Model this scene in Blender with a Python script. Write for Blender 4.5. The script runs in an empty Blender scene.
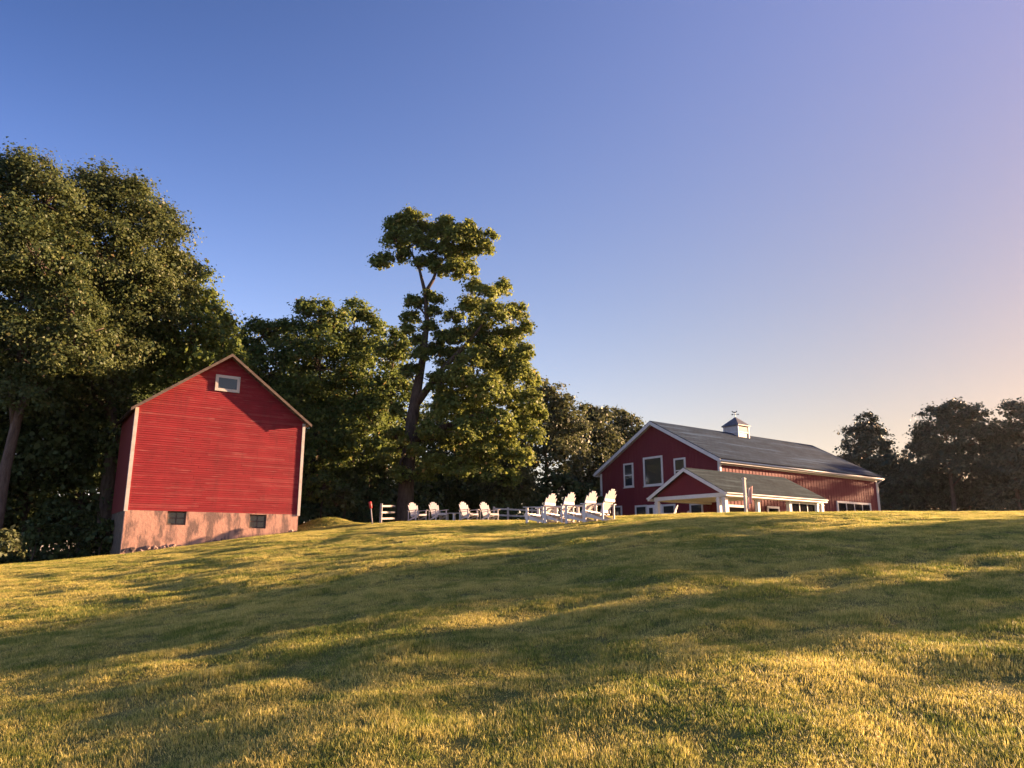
import bpy, bmesh, math, random
import numpy as np
from mathutils import Vector, Matrix

R = math.radians
SC = bpy.context.scene
COL = SC.collection
EYE = 1.6                      # the photographer's eye above the ground underfoot
PITCH = R(12.76)
FPX = 740.0                    # focal length in pixels of a 1024 px wide frame

# ------------------------------------------------------------------ camera
cam = bpy.data.cameras.new('camera')
cam.sensor_width = 36.0
cam.lens = 36.0 * FPX / 1024.0
cam.clip_start = 0.05
cam.clip_end = 6000
camo = bpy.data.objects.new('camera', cam)
COL.objects.link(camo)
camo.location = (0, 0, EYE)
camo.rotation_euler = (R(90) + PITCH, 0, 0)
SC.camera = camo

# ------------------------------------------------------------------ sky, sun, exposure
SUN_AZ, SUN_EL = 67.0, 9.7     # clockwise from the view direction
W = bpy.data.worlds.new('World')
SC.world = W
W.use_nodes = True
nt = W.node_tree
for n in list(nt.nodes):
    nt.nodes.remove(n)
sky = nt.nodes.new('ShaderNodeTexSky')
sky.sky_type = 'NISHITA'
sky.sun_disc = False
sky.sun_elevation = R(SUN_EL)
sky.sun_rotation = R(SUN_AZ)
sky.altitude = 200
sky.air_density = 1.0
sky.dust_density = 0.7
sky.ozone_density = 3.0
# the evening air warms the sky toward the sun and toward the horizon: colour filter by direction
SUNV = (math.sin(R(SUN_AZ)) * math.cos(R(SUN_EL)), math.cos(R(SUN_AZ)) * math.cos(R(SUN_EL)), math.sin(R(SUN_EL)))
def wmath(op, a, b=None, c=None):
    n = nt.nodes.new('ShaderNodeMath')
    n.operation = op
    for k, v in enumerate((a, b, c)):
        if v is None:
            continue
        if isinstance(v, (int, float)):
            n.inputs[k].default_value = v
        else:
            nt.links.new(v, n.inputs[k])
    return n.outputs[0]
wtc = nt.nodes.new('ShaderNodeTexCoord')
wdot = nt.nodes.new('ShaderNodeVectorMath')
wdot.operation = 'DOT_PRODUCT'
wdot.inputs[1].default_value = SUNV
nt.links.new(wtc.outputs['Generated'], wdot.inputs[0])
wsep = nt.nodes.new('ShaderNodeSeparateXYZ')
nt.links.new(wtc.outputs['Generated'], wsep.inputs[0])
wg = wmath('MINIMUM', wmath('MAXIMUM', wdot.outputs['Value'], -0.15), 0.90)
wz = wmath('MINIMUM', wmath('MAXIMUM', wsep.outputs['Z'], 0.15), 0.66)
wcomb = nt.nodes.new('ShaderNodeCombineXYZ')
for k, (c0, c1, c2, c3, c4, c5) in enumerate(((1.593, -1.427, -3.892, 1.213, -0.605, 4.406), (0.977, -1.385, -2.584, 0.5, -0.749, 3.664), (0.668, -1.772, -0.815, -0.687, -0.789, 3.792))):
    pg = wmath('MULTIPLY', wg, wmath('MULTIPLY_ADD', wg, c4, wmath('MULTIPLY_ADD', wz, c5, c1)))
    pz = wmath('MULTIPLY_ADD', wz, wmath('MULTIPLY_ADD', wz, c3, c2), c0)
    nt.links.new(wmath('EXPONENT', wmath('ADD', pg, pz)), wcomb.inputs[k])
tint = nt.nodes.new('ShaderNodeVectorMath')
tint.operation = 'MULTIPLY'
bg = nt.nodes.new('ShaderNodeBackground')
bg.inputs['Strength'].default_value = 0.0446
wo = nt.nodes.new('ShaderNodeOutputWorld')
nt.links.new(sky.outputs['Color'], tint.inputs[0])
nt.links.new(wcomb.outputs[0], tint.inputs[1])
nt.links.new(tint.outputs[0], bg.inputs['Color'])
nt.links.new(bg.outputs[0], wo.inputs[0])

sl = bpy.data.lights.new('sun', 'SUN')
sl.energy = 5.0
sl.angle = R(0.5)
sl.color = (1.0, 0.61, 0.35)
so = bpy.data.objects.new('sun', sl)
COL.objects.link(so)
SUND = Vector((math.sin(R(SUN_AZ)) * math.cos(R(SUN_EL)), math.cos(R(SUN_AZ)) * math.cos(R(SUN_EL)), math.sin(R(SUN_EL))))
so.rotation_euler = SUND.to_track_quat('Z', 'Y').to_euler()
so.location = (60, 30, 40)

vs = SC.view_settings
vs.view_transform = 'Standard'
vs.look = 'None'
vs.gamma = 1.0
vs.use_curve_mapping = False
vs.exposure = 2.65
SC.cycles.use_denoising = True
SC.cycles.max_bounces = 8
SC.cycles.transparent_max_bounces = 8
SC.cycles.sample_clamp_indirect = 6.0

# ------------------------------------------------------------------ small helpers
def mat(name, base=(0.5, 0.5, 0.5), rough=0.7, spec=0.3, metal=0.0):
    m = bpy.data.materials.new(name)
    m.use_nodes = True
    b = m.node_tree.nodes['Principled BSDF']
    b.inputs['Base Color'].default_value = (*base, 1)
    b.inputs['Roughness'].default_value = rough
    b.inputs['Specular IOR Level'].default_value = spec
    b.inputs['Metallic'].default_value = metal
    return m, m.node_tree, b

def node(t, kind, **kw):
    n = t.nodes.new(kind)
    for k, v in kw.items():
        setattr(n, k, v)
    return n

def ramp(t, src, stops):
    n = t.nodes.new('ShaderNodeValToRGB')
    els = n.color_ramp.elements
    while len(els) < len(stops):
        els.new(0.5)
    for e, (p, c) in zip(els, stops):
        e.position = p
        e.color = (*c, 1) if len(c) == 3 else c
    if src is not None:
        t.links.new(src, n.inputs['Fac'])
    return n.outputs['Color']

def noise(t, vec, scale, detail=4, rough=0.55, mapping=None):
    if mapping is not None:
        mp = node(t, 'ShaderNodeMapping')
        mp.inputs['Scale'].default_value = mapping
        t.links.new(vec, mp.inputs['Vector'])
        vec = mp.outputs[0]
    n = node(t, 'ShaderNodeTexNoise')
    n.inputs['Scale'].default_value = scale
    n.inputs['Detail'].default_value = detail
    n.inputs['Roughness'].default_value = rough
    t.links.new(vec, n.inputs['Vector'])
    return n.outputs['Fac']

def mix(t, fac, a, b, blend='MIX'):
    n = node(t, 'ShaderNodeMix', data_type='RGBA', blend_type=blend)
    for sock, v in ((n.inputs['Factor'], fac), (n.inputs[6], a), (n.inputs[7], b)):
        if isinstance(v, bpy.types.NodeSocket):
            t.links.new(v, sock)
        elif isinstance(v, (int, float)):
            sock.default_value = v
        else:
            sock.default_value = (*v, 1)
    return n.outputs[2]

def bump(t, b, h, strength=0.3, dist=0.02):
    n = node(t, 'ShaderNodeBump')
    n.inputs['Strength'].default_value = strength
    n.inputs['Distance'].default_value = dist
    t.links.new(h, n.inputs['Height'])
    t.links.new(n.outputs[0], b.inputs['Normal'])

def objco(t):
    return node(t, 'ShaderNodeTexCoord').outputs['Object']

class MB:
    """collects boxes, prisms and tubes into ONE mesh"""
    def __init__(s):
        s.v, s.f, s.uv = [], [], {}
    def poly(s, pts):
        i = len(s.v)
        s.v += [tuple(p) for p in pts]
        s.f.append(tuple(range(i, i + len(pts))))
        return len(s.f) - 1
    def box(s, x0, x1, y0, y1, z0, z1):
        i = len(s.v)
        s.v += [(x0, y0, z0), (x1, y0, z0), (x1, y1, z0), (x0, y1, z0), (x0, y0, z1), (x1, y0, z1), (x1, y1, z1), (x0, y1, z1)]
        s.f += [tuple(i + k for k in q) for q in ((0, 3, 2, 1), (4, 5, 6, 7), (0, 1, 5, 4), (1, 2, 6, 5), (2, 3, 7, 6), (3, 0, 4, 7))]
    def hexa(s, p):                       # eight corners: bottom ring, top ring
        i = len(s.v)
        s.v += [tuple(q) for q in p]
        s.f += [tuple(i + k for k in q) for q in ((0, 3, 2, 1), (4, 5, 6, 7), (0, 1, 5, 4), (1, 2, 6, 5), (2, 3, 7, 6), (3, 0, 4, 7))]
    def bar(s, a, b, w, h, up=(0, 0, 1)):  # rectangular bar from a to b
        a, b = Vector(a), Vector(b)
        d = (b - a).normalized()
        sd = d.cross(Vector(up))
        if sd.length < 1e-4:
            sd = d.cross(Vector((1, 0, 0)))
        sd.normalize()
        u = sd.cross(d).normalized()
        sd *= w / 2
        u *= h / 2
        s.hexa([a - sd - u, a + sd - u, b + sd - u, b - sd - u, a - sd + u, a + sd + u, b + sd + u, b - sd + u])
    def prism(s, prof, axis, c0, c1):      # prof: 2D points; axis 'x' or 'y' extrude
        n = len(prof)
        i = len(s.v)
        for c in (c0, c1):
            for (p, q) in prof:
                s.v.append((c, p, q) if axis == 'x' else (p, c, q))
        s.f.append(tuple(i + k for k in range(n)))
        s.f.append(tuple(i + n + k for k in reversed(range(n))))
        for k in range(n):
            k2 = (k + 1) % n
            s.f.append((i + k, i + n + k, i + n + k2, i + k2))
    def tube(s, pts, rad, sides=8, cap=True):
        pts = [Vector(p) for p in pts]
        rings = []
        n = len(pts)
        for k, p in enumerate(pts):
            d = (pts[min(k + 1, n - 1)] - pts[max(k - 1, 0)]).normalized()
            a = d.cross(Vector((0.31, 0.95, 0.05)))
            if a.length < 1e-3:
                a = d.cross(Vector((1, 0, 0)))
            a.normalize()
            b = d.cross(a).normalized()
            i = len(s.v)
            for j in range(sides):
                t = 2 * math.pi * j / sides
                s.v.append(tuple(p + (a * math.cos(t) + b * math.sin(t)) * rad[k]))
            rings.append(i)
        for k in range(n - 1):
            for j in range(sides):
                j2 = (j + 1) % sides
                s.f.append((rings[k] + j, rings[k] + j2, rings[k + 1] + j2, rings[k + 1] + j))
        if cap:
            s.f.append(tuple(rings[0] + j for j in reversed(range(sides))))
            s.f.append(tuple(rings[-1] + j for j in range(sides)))
    def build(s, name, m, parent=None, smooth=False, bevel=0.0):
        me = bpy.data.meshes.new(name)
        me.from_pydata(s.v, [], s.f)
        bm = bmesh.new()
        bm.from_mesh(me)
        bmesh.ops.recalc_face_normals(bm, faces=bm.faces)
        bm.to_mesh(me)
        bm.free()
        me.materials.append(m)
        if smooth:
            me.polygons.foreach_set('use_smooth', [True] * len(me.polygons))
        o = bpy.data.objects.new(name, me)
        COL.objects.link(o)
        if parent is not None:
            o.parent = parent
        if bevel:
            bv = o.modifiers.new('edge', 'BEVEL')
            bv.width = bevel
            bv.segments = 2
            bv.limit_method = 'ANGLE'
        return o

def tag(o, label, cat, group=None):
    o['label'] = label
    o['category'] = cat
    if group:
        o['group'] = group
    return o

def thing(name, label, cat, loc=(0, 0, 0), rz=0.0, group=None):
    o = bpy.data.objects.new(name, None)
    o.empty_display_size = 0.3
    COL.objects.link(o)
    o.location = loc
    o.rotation_euler = (0, 0, rz)
    return tag(o, label, cat, group)

def dup(root, loc, rz, label, group=None, scale=None):
    r = root.copy()
    COL.objects.link(r)
    r.location = loc
    r.rotation_euler = (0, 0, rz)
    r['label'] = label
    if group:
        r['group'] = group
    if scale:
        r.scale = (scale,) * 3
    for ch in root.children:
        c = ch.copy()
        COL.objects.link(c)
        c.parent = r
        for g in ch.children:
            d = g.copy()
            COL.objects.link(d)
            d.parent = c
    return r

# ------------------------------------------------------------------ terrain
AZ = np.radians([-180, -75, -45, -34, -27.2, -22.4, -18.5, -15.7, -13, -11, -8.5, -0.9, 3.7, 7, 9.7, 14, 21, 26, 34, 55, 90, 180])
TE = np.array([0.0, -0.03, -0.021, -0.0153, -0.0039, 0.0079, 0.0191, 0.0248, 0.0275, 0.0335, 0.0393, 0.0397, 0.0400, 0.0440, 0.0456, 0.0474, 0.0469, 0.0462, 0.0425, 0.035, 0.02, 0.0])
DC = np.array([36, 38, 38, 38, 38.5, 39, 39.5, 40, 41, 41, 41, 38, 35, 33, 32, 32, 32, 32, 32, 34, 36, 36.0])
PL = np.array([0.3, -1.8, -1.8, -1.8, -1.5, -0.6, 0.4, 0.9, 1.3, 1.4, 1.4, 1.2, 1.1, 1.0, 1.0, 1.0, 1.0, 1.0, 1.0, 0.8, 0.5, 0.3])
AZF = np.radians(np.arange(-180, 180.01, 0.25))
def soften(v, sig):
    k = np.arange(-60, 61)
    g = np.exp(-0.5 * (k * 0.25 / sig) ** 2)
    g /= g.sum()
    f = np.interp(AZF, AZ, v)
    return np.convolve(np.concatenate([f[-61:-1], f, f[1:61]]), g, 'valid')
TEF, DCF, PLF = soften(TE, 1.6), soften(DC, 4.0), soften(PL, 3.0)
_rs = np.random.RandomState(5)
_W = []
for wl, am in ((14.0, 0.020), (6.0, 0.006), (3.2, 0.009), (1.9, 0.010), (1.1, 0.010)):
    for k in range(5):
        a = _rs.uniform(0, 2 * np.pi)
        l = wl * _rs.uniform(0.75, 1.3)
        _W.append((np.cos(a) * 2 * np.pi / l, np.sin(a) * 2 * np.pi / l, _rs.uniform(0, 6.28), am * 0.62))

def sst(x):
    x = np.clip(x, 0, 1)
    return x * x * (3 - 2 * x)

def height(x, y):
    """world height of the ground"""
    x = np.asarray(x, float)
    y = np.asarray(y, float)
    r = np.hypot(x, y) + 1e-6
    az = np.arctan2(x, y)
    te = np.interp(az, AZF, TEF)
    dc = np.interp(az, AZF, DCF)
    pl = np.interp(az, AZF, PLF)
    hc = te * dc
    k = np.clip(hc / (EYE + hc), -0.3, 0.9)
    s = np.clip(r / dc, 0, 1)
    S = s + (1 - k) * s * s - (1 - k) * s ** 3
    z = -EYE + (EYE + hc) * S
    w = sst((r - dc) / 24.0)
    z = np.where(r > dc, (hc + te * (r - dc)) * (1 - w) + pl * w, z)
    z = z + 0.62 * np.exp(-(((x + 10.1) / 1.7) ** 2 + ((y - 40.5) / 1.3) ** 2))
    n = np.zeros_like(z)
    for (kx, ky, ph, am) in _W:
        n = n + am * np.sin(kx * x + ky * y + ph)
    n = n * (0.25 + 0.75 * sst((r - 1.0) / 6)) * np.where(r > 60, 1.0, 1.0 - 0.55 * sst((r - 24) / 10))
    return z + n + EYE

def hz(x, y):
    return float(height(x, y))

CP, SP = math.cos(PITCH), math.sin(PITCH)
def ray(px, py):
    d = ((px - 512) / FPX, 1.0, (384 - py) / FPX)
    return Vector((d[0], d[1] * CP - d[2] * SP, d[1] * SP + d[2] * CP))

def at(px, py, D):
    """the point on the photo's sight line at horizontal distance D"""
    v = ray(px, py)
    k = D / math.hypot(v.x, v.y)
    return Vector((v.x * k, v.y * k, v.z * k + EYE))

def ground_at(px, D):
    p = at(px, 500, D)
    return Vector((p.x, p.y, hz(p.x, p.y)))

# ------------------------------------------------------------------ ground sheet
def woods_mask(x, y):
    """1 where the woodland floor is bare of lawn"""
    az = np.degrees(np.arctan2(x, y))
    r = np.hypot(x, y)
    edge = np.interp(az, [-90, -34, -27, -23, -19, -15, -13, -8, 0, 6, 12, 60], [40, 38.2, 39.0, 41.5, 44.5, 49.0, 49.5, 49, 50, 54, 75, 88])
    return sst((r - edge) / 1.0)

def make_ground():
    rr = np.concatenate([[0.01], np.arange(0.6, 60, 0.3), np.geomspace(60.5, 3000, 60)])
    na = 720
    th = np.linspace(-np.pi, np.pi, na, endpoint=False)
    RR, TT = np.meshgrid(rr, th, indexing='ij')
    X = RR * np.sin(TT)
    Y = RR * np.cos(TT)
    Z = height(X, Y)
    far = sst((RR - 150) / 400)
    Z = Z * (1 - far) + 1.0 * far
    nv = X.size
    co = np.stack([X, Y, Z], -1).reshape(-1, 3).astype(np.float32)
    i, j = np.meshgrid(np.arange(len(rr) - 1), np.arange(na), indexing='ij')
    j2 = (j + 1) % na
    f = np.stack([i * na + j, (i + 1) * na + j, (i + 1) * na + j2, i * na + j2], -1).reshape(-1, 4)[:, ::-1].astype(np.int32)
    me = bpy.data.meshes.new('ground')
    me.vertices.add(nv)
    me.vertices.foreach_set('co', co.ravel())
    me.loops.add(f.size)
    me.loops.foreach_set('vertex_index', f.ravel())
    me.polygons.add(len(f))
    me.polygons.foreach_set('loop_start', np.arange(len(f), dtype=np.int32) * 4)
    me.polygons.foreach_set('use_smooth', np.ones(len(f), bool))
    me.update(calc_edges=True)
    at_ = me.attributes.new('woods', 'FLOAT', 'POINT')
    at_.data.foreach_set('value', woods_mask(co[:, 0], co[:, 1]).astype(np.float32))
    m, t, b = mat('lawn soil', rough=0.95, spec=0.1)
    P = node(t, 'ShaderNodeNewGeometry').outputs['Position']
    n1 = noise(t, P, 0.35, 5)
    n2 = noise(t, P, 9.0, 6, 0.7)
    lawn = mix(t, n2, ramp(t, n1, [(0.35, (0.11, 0.15, 0.03)), (0.65, (0.26, 0.23, 0.07))]), (0.08, 0.08, 0.028))
    floor = ramp(t, n2, [(0.3, (0.03, 0.024, 0.014)), (0.7, (0.075, 0.058, 0.03))])
    a = node(t, 'ShaderNodeAttribute', attribute_name='woods')
    t.links.new(mix(t, a.outputs['Fac'], lawn, floor), b.inputs['Base Color'])
    bump(t, b, n2, 0.8, 0.05)
    me.materials.append(m)
    o = bpy.data.objects.new('ground', me)
    COL.objects.link(o)
    o['kind'] = 'structure'
make_ground()

# a worn gravel track that curves up beside the old barn
def make_track():
    pts = [(405, 520.5, 41.5), (385, 523, 39.6), (366, 526, 38.2), (345, 529, 37.0), (322, 531.5, 36.4), (300, 533, 36.2)]
    P = [at(*p) for p in pts]
    P = [Vector((p.x, p.y)) for p in P]
    fine = []
    for a, b_ in zip(P[:-1], P[1:]):
        for k in range(8):
            fine.append(a.lerp(b_, k / 8))
    fine.append(P[-1])
    mb = MB()
    rows = []
    for k, p in enumerate(fine):
        d = (fine[min(k + 1, len(fine) - 1)] - fine[max(k - 1, 0)]).normalized()
        s = Vector((-d.y, d.x))
        row = []
        wd = 0.55 * min(1, 0.25 + (len(fine) - k) / 14)
        for q in (-1, -0.5, 0, 0.5, 1):
            c = p + s * q * (wd + 0.08 * math.sin(k * 1.7 + q))
            row.append(len(mb.v))
            mb.v.append((c.x, c.y, hz(c.x, c.y) + 0.03))
        rows.append(row)
    for r0, r1 in zip(rows[:-1], rows[1:]):
        for k in range(4):
            mb.f.append((r0[k], r0[k + 1], r1[k + 1], r1[k]))
    m, t, b = mat('gravel', rough=0.95, spec=0.1)
    n = noise(t, objco(t), 22, 6, 0.75)
    t.links.new(ramp(t, n, [(0.3, (0.20, 0.14, 0.09)), (0.7, (0.42, 0.32, 0.22))]), b.inputs['Base Color'])
    bump(t, b, n, 0.6, 0.03)
    o = mb.build('gravel_path', m, smooth=True)
    o['kind'] = 'structure'
    return [(p.x, p.y) for p in fine]
TRACK = make_track()

# ------------------------------------------------------------------ shared materials
def paint(name, base, dirt=(0.25, 0.2, 0.15), amount=0.25, rough=0.55):
    m, t, b = mat(name, base, rough, 0.35)
    oc = objco(t)
    f = ramp(t, noise(t, oc, 2.3, 6, 0.65), [(0.45, (0, 0, 0)), (0.8, (amount,) * 3)])
    t.links.new(mix(t, f, base, dirt), b.inputs['Base Color'])
    bump(t, b, noise(t, oc, 40, 3), 0.12, 0.004)
    return m

M_WHITE = paint('white trim paint', (0.60, 0.59, 0.58))
M_CHAIR = paint('white chair paint', (0.46, 0.43, 0.425), (0.36, 0.33, 0.31), 0.2)
M_OLDWHITE = paint('weathered white paint', (0.50, 0.46, 0.42), (0.24, 0.20, 0.16), 0.7, 0.8)

M_FENCE = paint('weathered fence wood', (0.33, 0.31, 0.30), (0.15, 0.13, 0.11), 0.7, 0.85)

def glass_mat(name, tintc=(0.03, 0.035, 0.04)):
    m, t, b = mat(name, tintc, 0.06, 0.5)
    oc = objco(t)
    bump(t, b, noise(t, oc, 1.2, 2), 0.05, 0.03)
    return m
M_GLASS = glass_mat('window glass')
M_DOORGLASS = glass_mat('dark door glass', (0.012, 0.012, 0.014))
M_DOORGLASS.node_tree.nodes['Principled BSDF'].inputs['Specular IOR Level'].default_value = 0.0
M_DOORGLASS.node_tree.nodes['Principled BSDF'].inputs['Roughness'].default_value = 0.4
M_OLDGLASS = glass_mat('dusty window glass', (0.06, 0.075, 0.085))

def red_mat(name, base, dark, worn, stretch, wear, amount, boards=0.0):
    m, t, b = mat(name, base, 0.75, 0.2)
    oc = objco(t)
    c = mix(t, ramp(t, noise(t, oc, 0.9, 6, 0.65), [(0.30, (0, 0, 0)), (0.70, (1, 1, 1))]), dark, base)
    streak = noise(t, oc, 1.0, 5, 0.7, stretch)
    w = ramp(t, streak, [(wear, (0, 0, 0)), (wear + 0.10, (amount,) * 3)])
    if boards:
        ri = node(t, 'ShaderNodeNewGeometry').outputs['Random Per Island']
        c = mix(t, ramp(t, ri, [(0.0, (boards * 0.6,) * 3), (0.5, (0, 0, 0))]), c, tuple(v * 0.5 for v in dark))
        c = mix(t, ramp(t, ri, [(0.80, (0, 0, 0)), (1.0, (boards * 0.5,) * 3)]), c, worn)
        run = noise(t, oc, 1.0, 6, 0.7, (2.2, 2.2, 0.35))        # dirt that has run down the wall
        c = mix(t, ramp(t, run, [(0.52, (0, 0, 0)), (0.75, (0.55,) * 3)]), c, (0.10, 0.02, 0.022))
    c = mix(t, w, c, worn)
    t.links.new(c, b.inputs['Base Color'])
    bump(t, b, streak, 0.25, 0.01)
    return m
M_OLDRED = red_mat('weathered red clapboard', (0.255, 0.021, 0.028), (0.18, 0.015, 0.021), (0.34, 0.15, 0.13), (0.7, 0.7, 17), 0.57, 0.5, 0.32)
M_NEWRED = red_mat('barn red siding', (0.150, 0.024, 0.034), (0.13, 0.021, 0.030), (0.18, 0.045, 0.055), (9, 9, 0.6), 0.72, 0.4)

def shingle(name, c1, c2, row, rough=0.6):
    m, t, b = mat(name, c1, 0.9, 0.03)
    uv = node(t, 'ShaderNodeUVMap').outputs[0]
    br = node(t, 'ShaderNodeTexBrick')
    br.inputs['Scale'].default_value = 1.0
    br.inputs['Brick Width'].default_value = row * 2.2
    br.inputs['Row Height'].default_value = row
    br.inputs['Mortar Size'].default_value = 0.012
    br.inputs['Color1'].default_value = (*c1, 1)
    br.inputs['Color2'].default_value = (*c2, 1)
    br.inputs['Mortar'].default_value = (*[v * 0.4 for v in c1], 1)
    t.links.new(uv, br.inputs['Vector'])
    n = noise(t, uv, 0.6, 5, 0.6)
    c = mix(t, ramp(t, n, [(0.35, (0.75,) * 3), (0.7, (1.15,) * 3)]), (0, 0, 0), br.outputs['Color'])
    st = noise(t, uv, 1.0, 3, 0.6, (0.10, 1.5, 1))
    c = mix(t, ramp(t, st, [(0.52, (0, 0, 0)), (0.68, (0.65,) * 3)]), c, tuple(v * 2.4 for v in c2))
    t.links.new(c, b.inputs['Base Color'])
    bump(t, b, br.outputs['Fac'], -0.6, 0.02)
    return m
M_ROOF = shingle('blue grey shingles', (0.018, 0.037, 0.066), (0.031, 0.055, 0.090), 0.22, 0.6)
M_PORCHROOF = shingle('grey green shingles', (0.030, 0.047, 0.055), (0.045, 0.065, 0.073), 0.22, 0.7)
M_OLDROOF = shingle('old brown shingles', (0.10, 0.075, 0.06), (0.16, 0.12, 0.10), 0.2)

def slab(mb_pts, thick, name, m, parent):
    """roof slab from a top polygon (3 or 4+ points in one plane); UVs run along edge 0 and up the slope"""
    pts = [Vector(p) for p in mb_pts]
    e = (pts[1] - pts[0]).normalized()
    nrm = e.cross(pts[2] - pts[0]).normalized()
    if nrm.z < 0:
        nrm = -nrm
    sdir = nrm.cross(e).normalized()
    n = len(pts)
    bot = [p - nrm * thick for p in pts]
    me = bpy.data.meshes.new(name)
    faces = [tuple(range(n)), tuple(reversed(range(n, 2 * n)))] + [(k, k + n, (k + 1) % n + n, (k + 1) % n) for k in range(n)]
    me.from_pydata([tuple(p) for p in pts + bot], [], faces)
    bm = bmesh.new()
    bm.from_mesh(me)
    bmesh.ops.recalc_face_normals(bm, faces=bm.faces)
    uvl = bm.loops.layers.uv.new('UVMap')
    for f in bm.faces:
        for l in f.loops:
            d = l.vert.co - pts[0]
            l[uvl].uv = (d.dot(e), d.dot(sdir))
    bm.to_mesh(me)
    bm.free()
    me.materials.append(m)
    o = bpy.data.objects.new(name, me)
    COL.objects.link(o)
    o.parent = parent
    return o

def window(parent, face, a0, a1, z0, z1, cols=1, rows=1, trim=0.11, mtrim=None, mglass=None, name='window', sill=True, depth=0.075, split=False):
    """framed window; face(a, out, z) gives the point 'out' metres proud of the wall; frame is the part, pane its sub-part"""
    mtrim = mtrim or M_WHITE
    mglass = mglass or M_GLASS
    def bx(mb, A0, A1, o0, o1, Z0, Z1):
        mb.hexa([face(A0, o0, Z0), face(A1, o0, Z0), face(A1, o1, Z0), face(A0, o1, Z0), face(A0, o0, Z1), face(A1, o0, Z1), face(A1, o1, Z1), face(A0, o1, Z1)])
    f = MB()
    bx(f, a0, a0 + trim, 0.002, depth, z0, z1)
    bx(f, a1 - trim, a1, 0.002, depth, z0, z1)
    bx(f, a0 + trim, a1 - trim, 0.002, depth, z1 - trim, z1)
    bx(f, a0 + trim, a1 - trim, 0.002, depth, z0, z0 + trim)
    w, h = (a1 - a0 - 2 * trim), (z1 - z0 - 2 * trim)
    mw = 0.055 if (cols > 1 or rows > 1) else 0.03
    for k in range(1, cols):
        c = a0 + trim + w * k / cols
        bx(f, c - mw / 2, c + mw / 2, 0.002, depth - 0.012, z0 + trim, z1 - trim)
    for k in range(1, rows):
        c = z0 + trim + h * k / rows
        bx(f, a0 + trim, a1 - trim, 0.002, depth - 0.016, c - mw / 2, c + mw / 2)
    if split:
        c = z0 + trim + h * 0.5
        bx(f, a0 + trim, a1 - trim, 0.002, depth - 0.016, c - 0.035, c + 0.035)
    fo = f.build(name, mtrim, parent)
    p = MB()
    bx(p, a0 + trim * 0.6, a1 - trim * 0.6, 0.036, 0.040, z0 + trim * 0.6, z1 - trim * 0.6)
    p.build('pane', mglass, fo)
    if sill:
        s = MB()
        bx(s, a0 - 0.05, a1 + 0.05, 0.002, depth + 0.05, z0 - 0.05, z0 - 0.002)
        s.build('sill', mtrim, fo)
    return fo

# ------------------------------------------------------------------ the old red barn
RB_TH = 0.97626748
RB_X, RB_Y = -17.573, 34.014
RB_Z0 = EYE - 0.60             # base of the foundation
def rb(zrel):
    return zrel + 0.60         # eye-relative height -> local height
red = thing('red_barn', 'weathered red clapboard barn with pink plastered foundation in front of the dark woods', 'barn', (RB_X, RB_Y, RB_Z0), math.pi / 2 - RB_TH)
BW, BD = 8.0, 5.0
ZB, ZE, ZR = rb(1.85), rb(6.60), rb(9.596)
SLO = (ZR - ZE) / (BW / 2)
OHF, OHE = 0.42, 0.27
def rface(a, o, z):
    return (a, -o, z)
# body behind the boards
mb = MB()
mb.prism([(0, ZB), (BW, ZB), (BW, ZE), (BW / 2, ZR), (0, ZE)], 'y', 0.03, BD)
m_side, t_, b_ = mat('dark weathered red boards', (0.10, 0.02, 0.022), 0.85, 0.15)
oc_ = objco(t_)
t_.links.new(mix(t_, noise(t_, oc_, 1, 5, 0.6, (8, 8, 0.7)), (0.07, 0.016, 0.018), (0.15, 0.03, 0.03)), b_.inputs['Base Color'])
mb.build('wall', m_side, red)
# lapped clapboards over the gable front
mb = MB()
rng = random.Random(3)
z = ZB
step = 0.104
while z < ZR - 0.05:
    zt = min(z + step + 0.012, ZR - 0.01)
    def halfspan(zz):
        return (0, BW) if zz <= ZE else ((zz - ZE) / SLO, BW - (zz - ZE) / SLO)
    a0, a1 = halfspan(zt)
    b0, b1 = halfspan(z)
    if a1 - a0 < 0.05:
        break
    # boards along the row are butted: a few lengths, each a hair different
    cuts = [0.0]
    while cuts[-1] < 1:
        cuts.append(min(1.0, cuts[-1] + rng.uniform(0.28, 0.5)))
    for c0, c1 in zip(cuts[:-1], cuts[1:]):
        if c1 - c0 < 0.02:
            continue
        o = 0.017 + rng.uniform(-0.003, 0.005)
        dz = rng.uniform(-0.006, 0.006)
        l0, l1 = b0 + (b1 - b0) * c0 + 0.002, b0 + (b1 - b0) * c1 - 0.002
        u0, u1 = a0 + (a1 - a0) * c0 + 0.002, a0 + (a1 - a0) * c1 - 0.002
        mb.hexa([(l0, -o, z + dz), (l1, -o, z + dz), (l1, 0.028, z), (l0, 0.028, z), (u0, 0.004, zt), (u1, 0.004, zt), (u1, 0.028, zt), (u0, 0.028, zt)])
    z += step
mb.build('clapboard_siding', M_OLDRED, red)
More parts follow.
